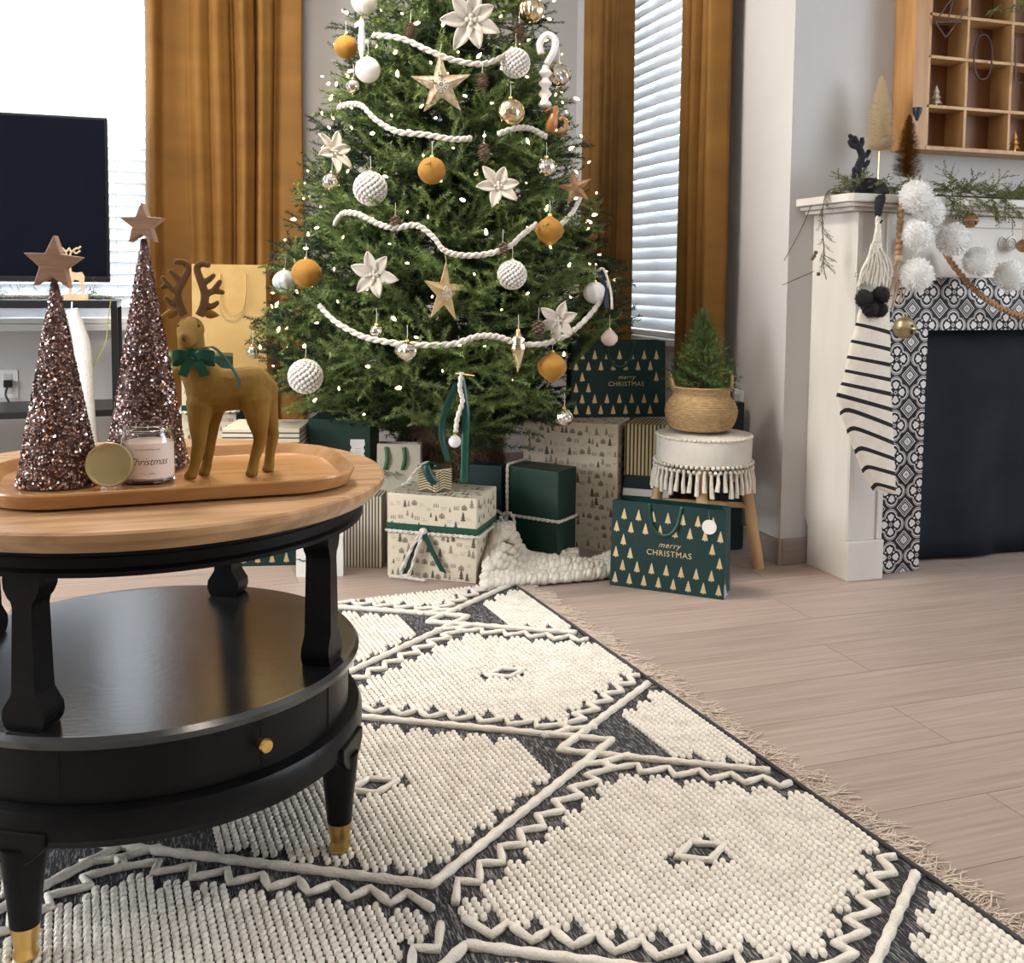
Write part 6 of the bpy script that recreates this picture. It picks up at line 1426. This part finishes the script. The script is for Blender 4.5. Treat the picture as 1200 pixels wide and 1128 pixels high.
MB().tube([ony(1075, 130, 2.672), ony(1075, 127, 2.69)], .003, 6).build('peg', goldm, r)
tg = thing('hanging_greenery', 'leafy green swag hanging at the top of the wooden cubby', 'greenery', ony(1195, 5, 2.64)); gi = PM[tg.name].inverted()
MB().tube(spl([ony(1198, -12, 2.65), ony(1198, -30, 2.66), ony(1198, -40, 2.70)], 5), .002, 6).build('hanging_hook', goldm, tg)
for i in range(26):
    o = bpy.data.objects.new('leaf_sprig', srcs[i % 5]); COL.objects.link(o); o.parent = tg; p = ony(1198+random.gauss(0, 14), -12+random.gauss(0, 10), 2.65); d = Vector((random.gauss(0, .6), -.25, random.gauss(-.3, .6))).normalized()
    o.matrix_local = gi @ Matrix.Translation(p) @ d.to_track_quat('X', 'Z').to_matrix().to_4x4() @ Matrix.Scale(.32, 4)
# ------------------------------------------------------------------ television corner
TVY = 4.20
zt = ony(60, 352, 4.05).z
x1 = ony(137, 352, 4.05).x
stn = thing('console_table', 'narrow black console table carrying the television before the window', 'console table', (x1-.75, 4.2, 0))
MB().box(x1-1.5, x1, 4.05, 4.42, zt-.028, zt).build('table_top', blackm, stn, bevel=.002)
zs_ = ony(133, 480, 4.05).z
MB().box(x1-1.478, x1-.0225, 4.06, 4.41, zs_-.025, zs_).build('lower_shelf', blackm, stn, bevel=.002)
for x in (x1-1.5, x1-.022):
    for y in (4.05, 4.398): MB().box(x, x+.022, y, y+.022, 0, zt-.0285).build('leg', blackm, stn)
tv = thing('television', 'flat black television standing on the console table before the bright blind', 'television', (x1-.6, TVY, zt))
ta = ony(127, 138, TVY); tb = ony(129, 331, TVY); tx1 = tb.x
MB().box(tx1-1.05, tx1, TVY+.004, TVY+.045, tb.z, ta.z).build('housing', blackm, tv, bevel=.004)
MB().box(tx1-1.04, tx1-.010, TVY, TVY+.0038, tb.z+.022, ta.z-.010).build('screen', screenm, tv)
MB().box(tx1-1.05, tx1, TVY-.002, TVY+.0038, tb.z, tb.z+.0215).build('bezel', blackm, tv, bevel=.001)
for x in (tx1-.85, tx1-.2): MB().box(x-.012, x+.012, TVY-.09, TVY+.09, zt, zt+.008).build('foot', blackm, tv, bevel=.001); MB().box(x-.010, x+.010, TVY+.005, TVY+.04, zt+.0085, tb.z-.0005).build('foot_riser', blackm, tv)
# flocked garland along the console front
fg = thing('flocked_garland', 'frosted greenery garland lying along the console top under the television', 'garland', (x1-.4, 4.09, zt)); fi = PM[fg.name].inverted()
frost = M('frosted_cedar', (.13, .15, .09), (.50, .50, .44), 60, .8)
FRm = [f.copy() for f in FR[:3]]
for f in FRm: f.materials.clear(); f.materials.append(frost)
for i in range(90):
    o = bpy.data.objects.new('sprig', FRm[i % 3]); COL.objects.link(o); o.parent = fg; x = x1-.02-.9*random.random(); d = Vector((random.gauss(0, .8), random.gauss(0, .35), random.uniform(.0, .5))).normalized()
    o.matrix_local = fi @ Matrix.Translation((x, 4.095+random.gauss(0, .015), zt+.010)) @ d.to_track_quat('X', 'Z').to_matrix().to_4x4() @ Matrix.Rotation(random.gauss(0, .8), 4, 'X') @ Matrix.Scale(random.uniform(.28, .5), 4)
MB().tube(spl([(x1-.95, 4.095, zt+.008), (x1-.5, 4.10, zt+.008), (x1-.01, 4.09, zt+.008)], 6), .004, 6).build('stem', barkm, fg)
# little wooden deer on a block
wd = M('pale_birch', (.55, .40, .24), (.62, .47, .30), 12, .6, stretch=(5, 1, 1)); yb_ = 4.066
p0 = ony(75, 352, yb_); p1 = ony(104, 352, yb_); u = (p1.x-p0.x)/29
wdr = thing('wooden_deer_cutout', 'small wooden deer cutout on a birch block in front of the television', 'figurine', ((p0.x+p1.x)/2, yb_, zt))
MB().box(p0.x, p1.x, yb_-.014, yb_+.014, zt+.0002, zt+.013*u/.0033+.012).build('block', wd, wdr, bevel=.0015)
bz = zt+.013*u/.0033+.0122; pp = [(6, 0), (9, 0), (9, 13), (13, 18), (18, 17), (20, 12), (21, 0), (24, 0), (24, 14), (25, 22), (22, 28), (15, 27), (10, 28), (9, 36), (12, 41), (7, 45), (2, 42), (-1, 38), (2, 35), (5, 34), (5, 22), (6, 12)]
MB().prism([(x*u, z*u) for x, z in pp], -.006, .006, 0, Matrix(((1, 0, 0, p0.x), (0, 0, -1, yb_), (0, 1, 0, bz), (0, 0, 0, 1)))).build('deer_silhouette', wd, wdr, bevel=.001)
mb = MB()
for P in (((8, 45), (12, 54), (20, 60)), ((12, 53), (8, 60)), ((14, 56), (18, 52), (24, 56)), ((5, 45), (4, 54), (-2, 60)), ((4, 53), (8, 58)), ((20, 58), (25, 62))): mb.tube(spl([(p0.x+x*u*.85, yb_, bz+(z if z < 46 else 45+(z-45)*.9)*u) for x, z in P], 4), .0036, 6)
mb.build('antlers', wd, wdr, smooth='all')
# white plush stocking-like sleeve hanging at the console end, and cables
p = ony(97, 400, 4.03); r = thing('plush_sleeve', 'white plush-trimmed sleeve hanging from the console end behind the glitter cones', 'stocking', ony(100, 505, 4.03))
PL = [ony(x, y, 4.03) for x, y in ((84, 362), (92, 388), (97, 410), (99, 440), (101, 480), (104, 520), (106, 560))]
MB().tube(spl(PL, 5), [.020+.010*min(1, i/8) for i in range(31)], 12, flat=.7).build('plush_body', M('white_plush', (.78, .77, .74), (.70, .69, .66), 50, .95, bump=.8, bscale=120), r, smooth='all')
MB().tube([PL[0], (PL[0].x, 4.052, zt-.006)], .003, 6).build('hanging_loop', whitepap, r)
r = thing('power_cable', 'black power cable running from the wall outlet behind the console', 'cable', (-.635, 4.57, .42))
MB().box(-.650, -.620, 4.556, 4.5825, .445, .475).build('plug', blackm, r, bevel=.003)
MB().tube(spl([(-.636, 4.558, .447), (-.640, 4.548, .41), (-.60, 4.546, .37), (-.45, 4.546, .352), (-.27, 4.545, .36), (-.215, 4.545, .42), (-.20, 4.54, .49), (-.195, 4.50, .60)], 6), .0042, 6).build('cord', blackm, r, smooth='all')
r = thing('gold_twig', 'thin yellow-green twig drooping from the console garland', 'greenery', ony(122, 405, 4.035))
MB().tube(spl([(x1-.02, 4.048, zt+.006), ony(127, 372, 4.035), ony(124, 400, 4.035), ony(112, 425, 4.035), ony(107, 432, 4.035)], 5), .0022, 5).build('stem', M('olive_twig', (.35, .33, .12), rough=.7), r)
mb = MB()
for k in range(16): a_ = ony(124-k*.9, 398+k*2, 4.035); mb.add([a_, a_+Vector((.003, 0, .002)), a_+Vector((random.uniform(-.02, .02), -.004, random.uniform(-.012, .016)))], [(0, 1, 2)])
mb.build('leaves', MATS['olive_twig'], r)
# sprig ball between the cone and the deer, standing on the cone gift stack
r = thing('frosted_pick', 'pale green round greenery pick beside the taller glitter cone', 'greenery', g7.M @ Vector((-.0, -.01, .06))); c = ony(200, 423, 3.60)
n = 900; d = rng.normal(0, 1, (n, 3)); d /= np.linalg.norm(d, axis=1)[:, None]; w = np.cross(d, rng.normal(0, 1, (n, 3))); w /= np.linalg.norm(w, axis=1)[:, None]; w *= .0022; C0 = np.array(c); V = np.stack([C0+d*.008-w, C0+d*.008+w, C0+d*rng.uniform(.025, .042, n)[:, None]], 1)
bulk('leaf_cluster', V.reshape(-1, 3), np.arange(3*n).reshape(-1, 3), M('pale_sage', (.22, .30, .13), (.46, .52, .32), 50, .7), r)
MB().tube([c, g7.M @ Vector((.01, .02, .0585))], .002, 5).build('stem', barkm, r)
# ------------------------------------------------------------------ added ceiling fill lights and an invented lamp fixture
for lx, ly, lw in ((.1, 2.85, 44), (.9, .2, 9)): area('ceiling_fill_light', (lx, ly, CEIL-.10), (lx, ly, 0), .5, .5, lw, (1, .90, .78))  # unseen fill lights added to brighten the back wall and the rug
cl_ = thing('added_ceiling_lamp', 'added flush round ceiling lamp out of view', 'lamp', (.9, .2, CEIL-.09))  # out-of-view glowing fixture, added to go with the fill light
MB().lathe([(.16, CEIL-.03), (.165, CEIL-.001), (0, CEIL-.001)], 32, Matrix.Translation((.9, .2, 0))).build('canopy', goldm, cl_, smooth=30)
MB().lathe([(0, CEIL-.085), (.10, CEIL-.078), (.15, CEIL-.05), (.155, CEIL-.0305)], 32, Matrix.Translation((.9, .2, 0))).build('diffuser', M('added_lamp_glow', (1., .82, .62), emit=6.), cl_, smooth='all')
